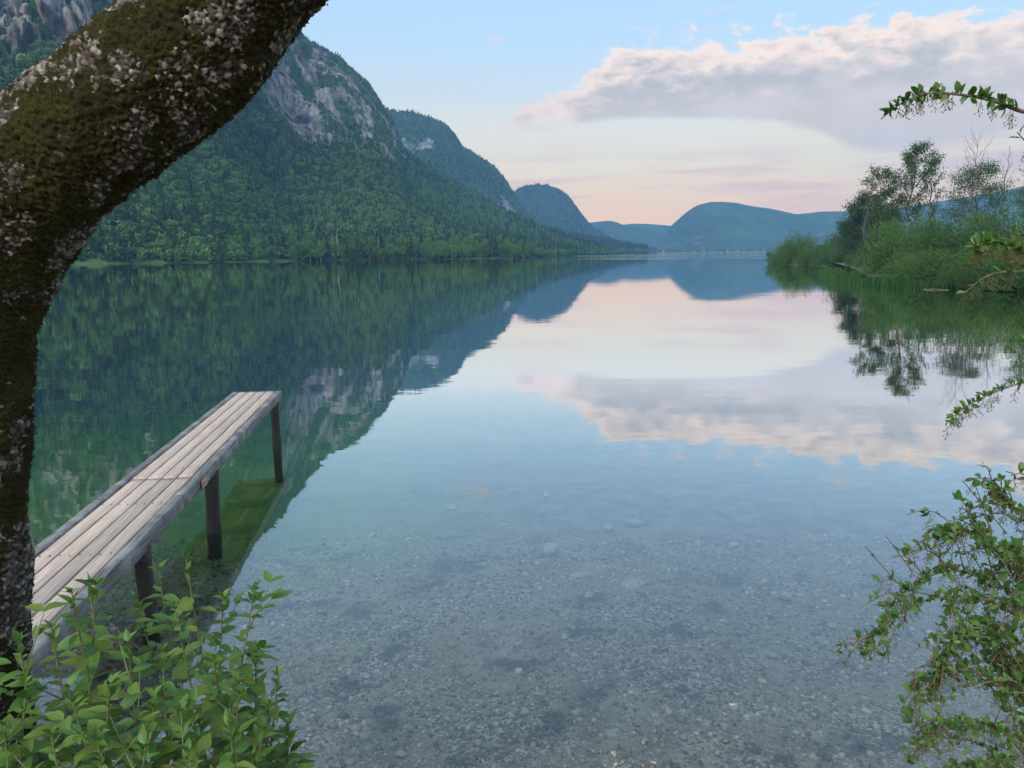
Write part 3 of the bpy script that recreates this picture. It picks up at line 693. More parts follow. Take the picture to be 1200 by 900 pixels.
put_tree(1108, 178, 106, 303, 2.2, 1100, 'slender half bare tree right beside the tall airy tree', t0=0.35, nb=14, sig=0.25, up=0.9, name='slender_tree')
put_tree(1148, 192, 102, 304, 4.2, 8000, 'round thicket tree with dense small leaves around a bare dead tree', mat=M_DARKTREE, t0=0.25, nb=22, sig=0.5, up=0.5, leaf=0.24, name='thicket_tree')
put_tree(1142, 155, 100, 305, 3.0, 0, 'bare dead tree with fine spreading twigs rising above the thicket tree', bark=M_BARKFAR, t0=0.45, nb=18, up=1.3, sub=8, name='dead_tree', r0=0.13)
put_tree(1178, 162, 100, 306, 1.7, 0, 'bare crooked dead tree next to the hillside gap on the spit', t0=0.4, nb=12, up=1.3, sub=6, name='dead_tree', r0=0.11, lean=0.02)
put_tree(1021, 196, 120, 307, 1.1, 120, 'thin dead pole tree standing in front of the dark dense tree', bark=M_BARKFAR, t0=0.35, nb=14, up=0.9, sub=4, name='dead_tree', r0=0.12, sig=0.2)
put_tree(1020, 228, 135, 308, 4.6, 14000, 'dark dense tree on the spit behind the willows', mat=M_DARKTREE, t0=0.12, nb=26, sig=0.65, up=0.25, leaf=0.32, name='dense_tree', domed=False)
put_tree(1040, 246, 128, 309, 3.6, 9000, 'smaller dark tree crowding the dark dense tree', mat=M_DARKTREE, t0=0.12, nb=22, sig=0.6, up=0.3, leaf=0.3, name='dense_tree', domed=False)
put_tree(994, 262, 165, 310, 3.8, 5000, 'dark rounded tree at the outer edge of the dark trees', mat=M_DARKTREE, t0=0.12, nb=20, sig=0.65, up=0.3, leaf=0.34, name='dense_tree')
put_tree(1225, 185, 104, 311, 3.4, 4200, 'leafy tree at the inner end of the spit', t0=0.3, nb=18, sig=0.45, up=0.6)

# reeds along the waterline
rng = np.random.default_rng(5)
N = 8000; tt = rng.random(N); ed = spline([gpt(984, 318), gpt(992, 327), gpt(1010, 333), gpt(1050, 336), gpt(1092, 338), gpt(1140, 339.5), gpt(1200, 342), gpt(1260, 345)], 60)
k = tt * 59; i0 = np.minimum(k.astype(int), 58); b = ed[i0] + (ed[i0 + 1] - ed[i0]) * (k - i0)[:, None]
b = b + np.stack([rng.normal(size=N) * .35, rng.random(N) ** 1.2 * 6.0, np.zeros(N)], 1)
hh = rng.uniform(0.5, 1.1, N) * (0.75 + 0.35 * vnoise(b * .5, 3)); ln = rng.normal(size=(N, 2)) * 0.12
wd = 0.016 + 0.012 * rng.random(N); an = rng.random(N) * PI; sv = np.stack([np.cos(an), np.sin(an), np.zeros(N)], 1) * wd[:, None]
b[:, 2] = -0.35; m1 = b + np.stack([ln[:, 0] * .4, ln[:, 1] * .4, hh * .6 + .35], 1); tp3 = b + np.stack([ln[:, 0] * hh * 1.2, ln[:, 1] * hh * 1.2, hh + .35], 1)
v = np.stack([b - sv, b + sv, m1 + sv, m1 - sv, tp3], 1).reshape(-1, 3); o5 = np.arange(N)[:, None] * 5
reeds = link('reeds', mesh_np('reeds', v, [o5 + np.array([[0, 1, 2, 3]]), o5 + np.array([[3, 2, 4]])], [M_REED]))
tag(reeds, 'bed of upright green reeds in the water beside the spit', 'reeds', kind='stuff')
# driftwood and a gravel edge
M_DRIFT = simple_mat('driftwood', (0.08, 0.07, 0.06), (0.17, 0.15, 0.13), 3, 0.9)
def log(name, label, p0, p1, r, grp=None):
    P = spline([p0, (p0 + p1) / 2 + np.array([0, .1, .06]), p1], 12); rr = r * (0.8 + 0.3 * np.sin(np.arange(12) * 1.9)) * np.linspace(1, .55, 12)
    a = Acc(); a.add(*tube(P, rr, 7)); 
    for k in ((3, 6, 8) if r > 0.05 else ()): a.add(*tube([P[k], P[k] + np.array([.15, -.1, .35])], [r * .4, r * .12], 5))
    o = link(name, a.mesh(name, [M_DRIFT], True)); tag(o, label, 'driftwood', grp)
log('driftwood', 'pale driftwood trunk floating at the foot of the willow bushes', gpt(1082, 339.5), gpt(1112, 340), 0.05)
log('driftwood', 'grey driftwood lying on the gravel edge near the spit tip', gpt(955, 311.2) + np.array([0, 0, .15]), gpt(1002, 311) + np.array([0, 0, .15]), 0.22)

# ------------------------------------------------------------------ pebbles
def ico():
    g = (1 + 5 ** .5) / 2
    v = np.array([(-1, g, 0), (1, g, 0), (-1, -g, 0), (1, -g, 0), (0, -1, g), (0, 1, g), (0, -1, -g), (0, 1, -g), (g, 0, -1), (g, 0, 1), (-g, 0, -1), (-g, 0, 1)], float); v /= np.linalg.norm(v[0])
    f = np.array([(0, 11, 5), (0, 5, 1), (0, 1, 7), (0, 7, 10), (0, 10, 11), (1, 5, 9), (5, 11, 4), (11, 10, 2), (10, 7, 6), (7, 1, 8), (3, 9, 4), (3, 4, 2), (3, 2, 6), (3, 6, 8), (3, 8, 9), (4, 9, 5), (2, 4, 11), (6, 2, 10), (8, 6, 7), (9, 8, 1)])
    return v, f
IV, IF = ico()
m, t, out = material('pebble')
ge = t.new('ShaderNodeNewGeometry'); oi = t.new('ShaderNodeObjectInfo')
rr_ = t.m('FRACT', t.m('ADD', ge.outputs['Random Per Island'], oi.outputs['Random']))
c = t.ramp(rr_, [(0, (0.07, 0.063, 0.05)), (0.3, (0.21, 0.185, 0.14)), (0.6, (0.36, 0.315, 0.235)), (0.85, (0.45, 0.40, 0.30)), (0.97, (0.62, 0.57, 0.46)), (1, (0.70, 0.66, 0.58))])
weed = t.mr(t.noise(ge.outputs['Position'], 1.7, 5, 0.65), 0.54, 0.64)
c = t.mix(t.m('MULTIPLY', weed, 0.8), c, (0.035, 0.04, 0.038))
p = t.new('ShaderNodeBsdfPrincipled', {'Base Color': t.mix(t.m('MULTIPLY', t.noise(ge.outputs['Position'], 60, 4), 0.35), c, (0.15, 0.14, 0.10)), 'Roughness': 0.6})
t.l.new(p.outputs[0], out.inputs[0]); M_PEB = m
rng = np.random.default_rng(21); N = 42000
py_ = 3.3 + 5.6 * rng.random(N) ** 1.8; px_ = (rng.random(N) * 2 - 1) * (py_ * 0.80 + 0.4)
sz = 0.006 + 0.013 * rng.random(N) ** 2.5 + 0.026 * (rng.random(N) > 0.965) * rng.random(N)
sz *= (0.8 + 0.07 * py_)
axs = np.stack([rng.uniform(.8, 1.35, N), rng.uniform(.7, 1.1, N), rng.uniform(.42, .75, N)], 1) * sz[:, None]
an = rng.random(N) * 6.28; ca, sa = np.cos(an), np.sin(an)
jit = 1 + 0.16 * rng.normal(size=(N, 12, 1)); vv = IV[None] * jit * axs[:, None]
vr = np.stack([vv[..., 0] * ca[:, None] - vv[..., 1] * sa[:, None], vv[..., 0] * sa[:, None] + vv[..., 1] * ca[:, None], vv[..., 2]], -1)
pp = np.stack([px_, py_, np.zeros(N)], 1)
pz = ground_z(px_, py_) + np.exp(-py_ / 30) * (0.05 * fbm(pp * 0.8, 3, 5) + 0.018 * fbm(pp * 5, 3, 9))
vr += np.stack([px_, py_, pz + axs[:, 2] * .35], 1)[:, None]
pf_ = (np.arange(N)[:, None, None] * 12 + IF[None]).reshape(-1, 3)
gr = link('gravel', mesh_np('gravel', vr.reshape(-1, 3), pf_, [M_PEB], True))
tag(gr, 'fine grey and tan gravel covering the shallow lake bed', 'gravel', kind='stuff')
# larger stones one can pick out
def bed_hit(px, py):
    d = ray(px, py); s = (0 - HC) / d[2]
    for _ in range(20):
        q = CAM + d * s; zz = float(ground_z(np.array([q[0]]), np.array([q[1]]))[0]); s = (zz - HC) / d[2]
    return CAM + d * s
def stone_mesh(seed):
    rng = np.random.default_rng(seed); v, f = IV, IF
    for _ in range(2):
        mid = {}; vl = list(v); nf = []
        def mp(a, b):
            k = (min(a, b), max(a, b))
            if k not in mid: q = vl[a] + vl[b]; vl.append(q / np.linalg.norm(q)); mid[k] = len(vl) - 1
            return mid[k]
        for a, b, c in f: ab, bc, ca_ = mp(a, b), mp(b, c), mp(c, a); nf += [(a, ab, ca_), (b, bc, ab), (c, ca_, bc), (ab, bc, ca_)]
        v, f = np.array(vl), np.array(nf)
    v = v * (1 + 0.22 * fbm(v * 1.1 + seed, 3, seed)[:, None])
    return mesh_np('stone', v, f, [M_STONE], True)
M_STONE = simple_mat('pale_stone', (0.26, 0.25, 0.22), (0.46, 0.44, 0.39), 2.5, 0.7, 0.3)
stones = [(645, 648, 22), (740, 689, 31), (680, 678, 24), (691, 700, 16), (701, 720, 14), (661, 722, 12), (636, 731, 8), (529, 597, 14), (437, 628, 12), (744, 615, 18), (779, 833, 16), (716, 862, 18), (715, 862, 14), (920, 700, 16), (560, 700, 11), (640, 582, 12), (712, 620, 16), (860, 640, 14), (545, 699, 10), (590, 617, 11), (1075 - 100, 735, 12), (770, 850, 15), (800, 866, 12), (470, 885, 13), (560, 872, 12), (905, 770, 13)]
for i, (a, b, w) in enumerate(stones):
    q = bed_hit(a, b); r = w / F * q[1] / 2 * 1.05
    o = link('stone', stone_mesh(500 + i % 6), None, (q[0], q[1], q[2] + r * .3)); o.scale = (r, r * .75, r * (.8 if i == 0 else .35 if i in (1, 2) else .5)); o.rotation_euler = (0, 0, 0.2 if i < 3 else (i * 1.3) % 3)
    SL = {0: 'blunt cone shaped pale stone under water, tallest of the bed stones', 1: 'long flat pale stone under water, widest of the bed stones', 2: 'flat pale stone under water between the tall stone and the widest flat stone', 7: 'lone whitish stone far out under water off the jetty end', 8: 'lone whitish stone under water beside the jetty reflection'}
    tag(o, SL.get(i, 'pale rounded stone lying on the gravel under the shallow water'), 'stone', None if i in SL else 'larger stones on the lake bed')

# ------------------------------------------------------------------ jetty
vp = ray(481, 297.5); jd = np.array([vp[0], vp[1], 0]); jd /= np.linalg.norm(jd); jn = np.array([jd[1], -jd[0], 0])   # along, to the right
foot = at_z(318, 522, 0.0)                       # where the outermost post meets the water
# the deck level: the far right deck corner seen at (330, 458) lies just beyond that post
best = None
for dz in np.arange(0.6, 1.3, 0.005):
    c_ = at_z(330, 458, dz); off = (foot - c_).dot(jd)
    e_ = abs(off + 0.45)
    if best is None or e_ < best[0]: best = (e_, dz, c_)
DZ = best[1]; corner = best[2]; JW = float(np.linalg.norm(at_z(275, 458, DZ) - corner))
JW = abs((at_z(275, 458, DZ) - corner).dot(jn))
LEN = 10.4
print('jetty deck z', DZ, 'corner', corner, 'width', JW, 'post foot', foot)
def wood_mat(name, c1, c2, c3, rough=0.8, bump=0.35, weather=0.4):
    m, t, out = material(name)
    ob = t.new('ShaderNodeTexCoord').outputs['Object']; oi = t.new('ShaderNodeObjectInfo')
    ofs = t.new('ShaderNodeVectorMath', {0: ob, 1: t.new('ShaderNodeCombineXYZ', {0: t.m('MULTIPLY', oi.outputs['Random'], 40), 1: t.m('MULTIPLY', oi.outputs['Random'], 17)}).outputs[0]}, operation='ADD').outputs[0]
    g = t.noise(t.mapping(ofs, (60, 2.2, 60)), 1.0, 6, 0.6, 0.6)
    g2 = t.noise(t.mapping(ofs, (190, 5, 190)), 1.0, 3, 0.6)
    blot = t.noise(ofs, 3.0, 5, 0.6)
    c = t.mix(t.mr(g, 0.3, 0.7), c1, c2)
    c = t.mix(t.m('MULTIPLY', t.mr(blot, 0.45, 0.7), weather), c, c3)
    c = t.mix(t.m('MULTIPLY', t.mr(g2, 0.55, 0.75), 0.5), c, c1)
    c = t.mix(1.0, c, t.mix(oi.outputs['Random'], (0.76, 0.77, 0.79), (1.10, 1.07, 1.03)), 'MULTIPLY')
    b = t.new('ShaderNodeBump', {'Strength': bump, 'Distance': 0.006, 'Height': t.m('ADD', g, t.m('MULTIPLY', g2, .5))})
    p = t.new('ShaderNodeBsdfPrincipled', {'Base Color': c, 'Roughness': rough, 'Specular IOR Level': 0.3, 'Normal': b.outputs[0]})
    t.l.new(p.outputs[0], out.inputs[0]); return m
M_PLANK = wood_mat('deck_wood', (0.36, 0.285, 0.23), (0.58, 0.475, 0.395), (0.46, 0.40, 0.355))
M_BEAM = wood_mat('weathered_beam', (0.075, 0.070, 0.066), (0.27, 0.26, 0.25), (0.42, 0.41, 0.40), 0.75, 0.9, 0.7)
M_POST = wood_mat('dark_post', (0.018, 0.016, 0.015), (0.06, 0.055, 0.05), (0.085, 0.08, 0.075), 0.7, 0.8, 0.5)
M_METAL = simple_mat('rusty_plate', (0.34, 0.28, 0.22), (0.30, 0.13, 0.06), 25, 0.6)
jr = link('jetty', None); tag(jr, 'narrow weathered plank jetty on dark posts reaching out over the water', 'jetty')
jr.location = tuple(corner - np.array([0, 0, DZ])); jr.rotation_euler = (0, 0, math.atan2(-jd[0], jd[1]))
# local frame: +Y outwards (far end at 0), X to the right (right edge at 0), Z from the water
def rough_box(x0, x1, y0, y1, z0, z1, seed, amp=0.004, bev=0.006, ny=24):
    ys = np.linspace(y0, y1, ny); sec = np.array([(x0 + bev, z0), (x1 - bev, z0), (x1, z0 + bev), (x1, z1 - bev), (x1 - bev, z1), (x0 + bev, z1), (x0, z1 - bev), (x0, z0 + bev)])
    v = np.stack([np.stack([np.full(8, 0) + sec[:, 0], np.full(8, y), sec[:, 1]], 1) for y in ys]).reshape(-1, 3)
    v[:, [0, 2]] += amp * fbm(v * np.array([9, 2.2, 9]) + seed * 3.1, 3, seed)[:, None] * np.array([[1, 0.7]])
    f4 = grid_faces(ny, 8, True)[:, ::-1]; n0 = len(v); c = np.array([[v[:8, 0].mean(), y0, v[:8, 2].mean()], [v[-8:, 0].mean(), y1, v[-8:, 2].mean()]])
    v = np.vstack([v, c]); k = np.arange(8); f3 = np.concatenate([np.stack([np.full(8, n0), k, (k + 1) % 8], 1), np.stack([np.full(8, n0 + 1), n0 - 8 + (k + 1) % 8, n0 - 8 + k], 1)])
    return v, [f4, f3]
def jpart(name, v, f, mat, c=None):
    c = v.mean(0) if c is None else c
    return link(name, mesh_np(name, v - c, f, [mat]), jr, tuple(c))
BW = JW * 0.115; inner0, inner1 = -JW + BW, -BW; gap = 0.016; pw = (inner1 - inner0 - gap * 5) / 4
JOINT = (at_z(192, 560, DZ) - corner).dot(jd)
for k in range(4):
    for run, (ya_, yb_) in enumerate(((-LEN, JOINT - 0.006), (JOINT + 0.006, -0.01))):
        sh = (0.007 if run == 0 else 0.0); x0 = inner0 + gap + k * (pw + gap) + sh
        v, f = rough_box(x0, x0 + pw, ya_ + 0.01 * (k % 2), yb_ - 0.006 * ((k * 7 + run) % 3), DZ - 0.045 + 0.002 * ((k * 5 + run) % 3), DZ + 0.002 * ((k * 3 + run) % 3), 11 + k + run * 5, 0.006, 0.004, 48)
        jpart('plank', v, f, M_PLANK)
for x0, x1, sd_ in ((-BW, 0, 31), (-JW, -JW + BW, 33)):
    for ya_, yb_ in ((-LEN, -5.6), (-5.595, 0.0)):
        v, f = rough_box(x0, x1, ya_, yb_, DZ - 0.135, DZ + 0.006, sd_ + int(ya_), 0.010, 0.010, 60); jpart('beam', v, f, M_BEAM)
for yy in (-0.12, -1.2, -2.3, -3.4, -4.6, -5.8, -7.0, -8.2, -9.4):
    v, f = rough_box(-JW + BW + 0.002, -BW - 0.002, yy - .04, yy + .04, DZ - 0.145, DZ - 0.048, 51, 0.002, 0.004, 3); jpart('cross_beam', v, f, M_BEAM)
nv, nf_ = tube([(0, 0, -0.004), (0, 0, 0.0045), (0, 0, 0.0055)], [0.0055, 0.0055, 0.0005], 8)
M_NAIL = simple_mat('nail_head', (0.03, 0.022, 0.018), (0.10, 0.055, 0.03), 40, 0.6)
nail = mesh_np('nail', nv, nf_, [M_NAIL], True)
for yy in (-0.12, -1.2, -2.3, JOINT + 0.05, JOINT - 0.05, -4.6, -5.8, -7.0):
    for k in range(4):
        for fx_ in (0.22, 0.78): link('nail', nail, jr, (inner0 + gap + k * (pw + gap) + pw * fx_, yy + 0.012 * math.sin(k * 5 + fx_ * 9), DZ + 0.003))
def jloc(p): d = p - corner; return d.dot(jn), d.dot(jd)
post_y = [-0.45] + [jloc(at_z(a_, b_, DZ - 0.1))[1] for a_, b_ in ((251, 551), (164, 640))]
for i, ly in enumerate(post_y + [post_y[-1] - 2.2]):
    for side in (0,):
        r = 0.066 + 0.006 * ((i + side) % 2); lx = (-0.052 if side == 0 else -JW + 0.052)
        wq = corner + jn * lx + jd * ly; zb = float(ground_z(np.array([wq[0]]), np.array([wq[1]]))[0]) - 0.4
        zz = np.linspace(zb, DZ - 0.105 - 0.01 * (i % 2), 26); aa = np.linspace(0, 2 * PI, 14, endpoint=False)
        rad = r * (1 + 0.10 * np.clip(np.abs(np.sin(aa * 2)) - .35, 0, 1) + 0.06 * fbm(np.stack([np.cos(aa) * 1.5, np.sin(aa) * 1.5, aa * 0 + i + side * 3], 1), 2, 3))
        v = np.stack([np.stack([np.cos(aa) * rad, np.sin(aa) * rad, np.full(14, z_)], 1) for z_ in zz]).reshape(-1, 3)
        v[:, :2] *= (1 + 0.10 * fbm(v * np.array([18, 18, 3.0]) + i * 5, 3, 61 + i))[:, None]
        v[:, 0] += 0.02 * (v[:, 2] - DZ) * (1 if i % 2 else -.6)
        v[-14:, 2] += 0.012 * np.sin(aa * 2 + i)
        n0 = len(v); v = np.vstack([v, [[v[-14:, 0].mean(), v[-14:, 1].mean(), zz[-1] + .004]]]); k_ = np.arange(14)
        f = [grid_faces(26, 14, True), np.stack([np.full(14, n0), n0 - 14 + k_, n0 - 14 + (k_ + 1) % 14], 1)]
        v[:, 0] += lx; v[:, 1] += ly; jpart('post', v, f, M_POST)
ly = jloc(at_z(236, 566, DZ - 0.08))[1]
pl = jpart('metal_plate', *rough_box(0.008, 0.022, ly - .10, ly + .10, DZ - 0.12, DZ - 0.035, 71, 0.001, 0.003, 4), M_METAL); pl['label'] = 'small rusty mounting plate on the beam'

# ------------------------------------------------------------------ the leaning mossy tree
TD = 2.15
cl_px = [(-56, 1130, 2.05), (-56, 960, 2.08), (-56, 800, 2.1), (-56, 680, 2.12), (-56, 560, 2.13), (-58, 470, 2.14), (-55, 395, 2.15), (-36, 322, 2.16), (6, 249, 2.18), (66, 184, 2.2), (126, 136, 2.2), (184, 90, 2.2), (238, 40, 2.2), (285, -18, 2.2), (335, -80, 2.2), (372, -170, 2.22), (420, -290, 2.25), (470, -420, 2.3)]
rad_px = [96, 90, 84, 80, 79, 79, 80, 82, 79, 75, 73, 72, 72, 71, 69, 65, 56, 44]
C3 = np.array([at_y(a, b, d) for a, b, d in cl_px]); R3 = np.array([r / F * c[1] for r, c in zip(rad_px, C3)])
NL, NA = 900, 320
Pc = spline(C3, NL); Rc = np.interp(np.linspace(0, len(R3) - 1, NL), np.arange(len(R3)), R3)
k = np.hanning(41); k /= k.sum(); Rc = np.convolve(np.pad(Rc, 20, 'edge'), k, 'valid')
T_, N_, B_ = frames(Pc); S_ = np.concatenate([[0], np.cumsum(np.linalg.norm(np.diff(Pc, axis=0), axis=1))])
# arc-length resample so that bark cells are even
Su = np.linspace(0, S_[-1], NL); Pc = np.stack([np.interp(Su, S_, Pc[:, i]) for i in range(3)], 1); Rc = np.interp(Su, S_, Rc); T_, N_, B_ = frames(Pc)
aa = np.linspace(0, 2 * PI, NA, endpoint=False)
dirs = np.cos(aa)[None, :, None] * N_[:, None] + np.sin(aa)[None, :, None] * B_[:, None]
base = (Pc[:, None] + Rc[:, None, None] * dirs).reshape(-1, 3); dr = dirs.reshape(-1, 3)
ss = np.repeat(Su, NA); ca = np.tile(np.cos(aa), NL); sa = np.tile(np.sin(aa), NL)
cyl = np.stack([ca * 0.18, sa * 0.18, ss], 1)
warp = 0.012 * np.stack([fbm(cyl * 9, 2, 91), fbm(cyl * 9, 2, 92), fbm(cyl * 9, 2, 93)], 1)
f1, f2, cid = worley((cyl + warp) * np.array([58, 58, 74]), 7)
edge = np.clip((f2 - f1) / 0.35, 0, 1)
plate = sstep(edge, 0.05, 0.55)
lump = fbm(cyl * np.array([7, 7, 4]), 4, 95); fine = fbm(cyl * 55, 3, 97)
upside = dr[:, 2] * 0.6 + (-dr[:, 0]) * 0.4                     # the side that faces up and to the left
mossn = fbm(cyl * np.array([10, 10, 6]), 5, 99)
mossf = fbm(cyl * 60, 3, 103)
moss = sstep(0.9 * mossn + 0.42 * mossf - 1.1 * np.clip(upside - 0.40, 0, 1) + 0.38, -0.05, 0.6)
hgt = 0.008 * plate * (1 - 0.55 * moss) + 0.014 * lump + 0.0025 * fine + 0.007 * moss * (0.6 + fbm(cyl * 90, 3, 98)) + 0.003 * (cid - .5) * (1 - moss)
tv = base + dr * hgt[:, None]
tf = grid_faces(NL, NA, True)
m, t, out = material('mossy_bark')
A = lambda n_: t.new('ShaderNodeAttribute', attribute_name=n_).outputs['Fac']
ob = t.new('ShaderNodeTexCoord').outputs['Object']
nA = t.noise(ob, 90, 6, 0.65); nB = t.noise(ob, 260, 4, 0.6); nC = t.noise(ob, 14, 5, 0.6)
bark = t.mix(A('plate'), (0.03, 0.023, 0.017), t.mix(t.m('POWER', A('cid'), 2.2), (0.045, 0.040, 0.034), (0.36, 0.335, 0.295)))
bark = t.mix(t.m('MULTIPLY', t.mr(nA, 0.5, 0.72), 0.7), bark, (0.07, 0.056, 0.042))
bark = t.mix(t.m('MULTIPLY', t.mr(nC, 0.55, 0.7), 0.6), bark, (0.12, 0.11, 0.10))
mossc = t.mix(t.mr(nB, 0.3, 0.7), (0.010, 0.013, 0.004), (0.055, 0.052, 0.013))
mossc = t.mix(t.mr(nC, 0.40, 0.62), mossc, t.mix(nB, (0.008, 0.007, 0.004), (0.042, 0.034, 0.014)))
mf = t.mr(t.m('MULTIPLY_ADD', t.m('SUBTRACT', nA, 0.5), 1.0, t.m('MULTIPLY_ADD', t.m('SUBTRACT', 1.0, A('plate')), 0.45, A('moss'))), 0.42, 0.62)
c = t.mix(mf, bark, mossc)
b = t.new('ShaderNodeBump', {'Strength': 0.7, 'Distance': 0.006, 'Height': t.m('ADD', nA, t.m('MULTIPLY', nB, 0.7))})
p = t.new('ShaderNodeBsdfPrincipled', {'Base Color': c, 'Roughness': 0.92, 'Specular IOR Level': 0.12, 'Normal': b.outputs[0]})
t.l.new(p.outputs[0], out.inputs[0]); M_BARK = m
tree = link('leaning_tree', None, None, (float(Pc[0][0]), float(Pc[0][1]), 0.3)); tag(tree, 'big leaning tree trunk with cracked mossy bark beside the jetty', 'tree')
org = np.array([Pc[0][0], Pc[0][1], 0.3])
link('trunk', mesh_np('trunk', tv - org, tf, [M_BARK], True, {'plate': plate, 'cid': cid, 'moss': moss}), tree)
# moss: short tufts standing off the bark
rng = np.random.default_rng(33); w = moss * (moss > 0.45); N = 46000
i = rng.choice(len(w), N, p=w / w.sum()); q = tv[i] + rng.normal(size=(N, 3)) * 0.003
dv = dr[i] + 0.75 * rng.normal(size=(N, 3)) + np.array([0, 0, -0.25]); dv /= np.linalg.norm(dv, axis=1)[:, None]
lg = rng.uniform(0.003, 0.009, N)
v, f = leaf_cards(rng, q + dv * (lg * .4)[:, None], dv, lg, lg * 0.34)
m, t, out = material('moss')
ge = t.new('ShaderNodeNewGeometry'); nC = t.noise(ge.outputs['Position'], 14, 4)
r_ = t.m('ADD', t.m('MULTIPLY', ge.outputs['Random Per Island'], 0.5), t.m('MULTIPLY', t.mr(nC, 0.3, 0.7), 0.5))
c = t.ramp(r_, [(0, (0.012, 0.009, 0.005)), (0.35, (0.026, 0.027, 0.008)), (0.65, (0.058, 0.056, 0.013)), (0.85, (0.05, 0.037, 0.016)), (1, (0.12, 0.11, 0.03))])
p = t.new('ShaderNodeBsdfPrincipled', {'Base Color': c, 'Roughness': 0.9, 'Specular IOR Level': 0.1}); t.l.new(p.outputs[0], out.inputs[0])
ms = link('moss', mesh_np('moss', v - org, f, [m]), tree); tag(ms, 'brownish green moss tufts', kind='stuff')
# the limbs and crown the trunk carries above the frame
a = Acc(); tipsL = []
for j, (s_, dx, dy, dz_) in enumerate(((0.84, -.9, .5, .7), (0.90, .5, -.6, .9), (0.97, .9, .3, .6), (0.99, .1, .5, 1.0))):
    b0 = Pc[int(s_ * (NL - 1))]; e = b0 + np.array([dx, dy, dz_]) * 1.5
    Q = spline([b0, b0 + np.array([dx * .5, dy * .5, dz_ * .7]) , e], 10); a.add(*tube(Q, np.linspace(0.075, 0.02, 10), 8))
    for k_ in range(6):
        s0 = Q[4 + k_]; e2 = s0 + rng.normal(size=3) * .45 + np.array([0, 0, .3]); a.add(*tube(spline([s0, (s0 + e2) / 2 + rng.normal(size=3) * .04, e2], 5), np.linspace(.014, .004, 5), 5)); tipsL.append(e2)
lm = a.mesh('limbs', [M_BARKFAR], True); lo = link('limbs', lm, tree, tuple(-org))
tl = np.array(tipsL); N = 2600; C = tl[rng.integers(0, len(tl), N)] + rng.normal(size=(N, 3)) * .22
C = C[C[:, 2] > 4.15]
v, f = leaf_cards(rng, C, rng.normal(size=C.shape), 0.07, 0.035)
co = link('crown', mesh_np('crown', v - org, f, [M_DARKTREE]), tree); co['kind'] = 'stuff'

# ------------------------------------------------------------------ near shrubs
def leaf_mesh(name, L, Wd, mat, curl, seed, pointy=1.0, tp_=0.72):
    n = 6; t_ = np.linspace(0, 1, n + 1); wv_ = Wd * .5 * (np.sin(PI * t_ ** tp_) ** (0.9 * pointy)) * (1 - 0.25 * pointy * t_ ** 3); wv_[0] = Wd * .03; wv_[-1] = 0.0
    rng = np.random.default_rng(seed); v = []
    for k in range(n + 1):
        zc = -curl * L * t_[k] ** 2; s_ = 0.04 * Wd * math.sin(k * 2.1 + seed)
        v += [(-wv_[k], L * t_[k], zc + wv_[k] * .38 + s_), (0, L * t_[k], zc), (wv_[k], L * t_[k], zc + wv_[k] * .38 - s_)]
    return mesh_np(name, np.array(v), grid_faces(n + 1, 3), [mat], True)
def basis(d, up):
    d = d / np.linalg.norm(d); s = np.cross(d, up); s /= np.linalg.norm(s) + 1e-9; return np.stack([s, d, np.cross(s, d)], 1)
def finish_leaves(root, org, protos_, L_, label_mat, limit=300):
    """L_: list of (pos, 3x3 basis, scale, proto). The largest in view become leaf objects, the rest one part."""
    def key(l):
        d = l[0] - CAM; zz = d.dot(fw)
        if zz < 0.1: return -1
        x, y = 600 + F * d.dot(RT) / zz, 450 - F * d.dot(UP) / zz
        return (l[2] * PL[l[3]] / zz) * (1 if -10 < x < 1210 and -10 < y < 910 else 0.01)
    PL = [max(v.co.y for v in p_.vertices) for p_ in protos_]
    L_ = sorted(L_, key=key, reverse=True)
    for pos_, Bm, s, k in L_[:limit]:
        o = link('leaf', protos_[k], root)
        M4 = Matrix(((Bm[0, 0] * s, Bm[0, 1] * s, Bm[0, 2] * s, pos_[0] - org[0]), (Bm[1, 0] * s, Bm[1, 1] * s, Bm[1, 2] * s, pos_[1] - org[1]), (Bm[2, 0] * s, Bm[2, 1] * s, Bm[2, 2] * s, pos_[2] - org[2]), (0, 0, 0, 1)))
        o.matrix_local = M4
    a = Acc(); PV = [np.array([v.co[:] for v in p_.vertices]) for p_ in protos_]; gf = grid_faces(7, 3)
    for pos_, Bm, s, k in L_[limit:]: a.add(PV[k] @ Bm.T * s + pos_ - org, gf)
    if a.n:
        o = link('foliage', a.mesh('foliage', [label_mat], True), root); tag(o, 'remaining smaller leaves', kind='stuff')

# --- broad-leaved shrub at the lower left
rng = np.random.default_rng(404); HS = [leaf_mesh('leaf', 0.060 + .006 * (i % 4), 0.026 + .005 * (i % 3), M_HSLEAF, 0.10 + 0.09 * (i % 4), i, 1.0) for i in range(6)]
tips = [(218, 655, 1.85), (186, 668, 1.95), (298, 690, 1.8), (262, 700, 1.9), (112, 684, 1.8), (84, 694, 1.7), (160, 700, 1.9), (138, 718, 1.7), (205, 712, 1.75), (236, 726, 1.65), (300, 762, 1.8), (326, 790, 1.75), (338, 848, 1.7), (312, 826, 1.62), (60, 734, 1.6), (22, 752, 1.55), (-15, 780, 1.6), (100, 748, 1.6), (150, 752, 1.55), (190, 762, 1.6), (250, 772, 1.6), (280, 800, 1.58), (30, 800, 1.5), (80, 806, 1.5), (130, 800, 1.45), (180, 816, 1.48), (225, 822, 1.5), (268, 850, 1.5), (5, 850, 1.45), (60, 862, 1.4), (115, 866, 1.4), (170, 872, 1.4), (220, 880, 1.42), (300, 885, 1.5), (-30, 880, 1.45), (40, 905, 1.38), (150, 915, 1.38), (250, 915, 1.42)]
org = np.array([-0.85, 1.65, 0.75])
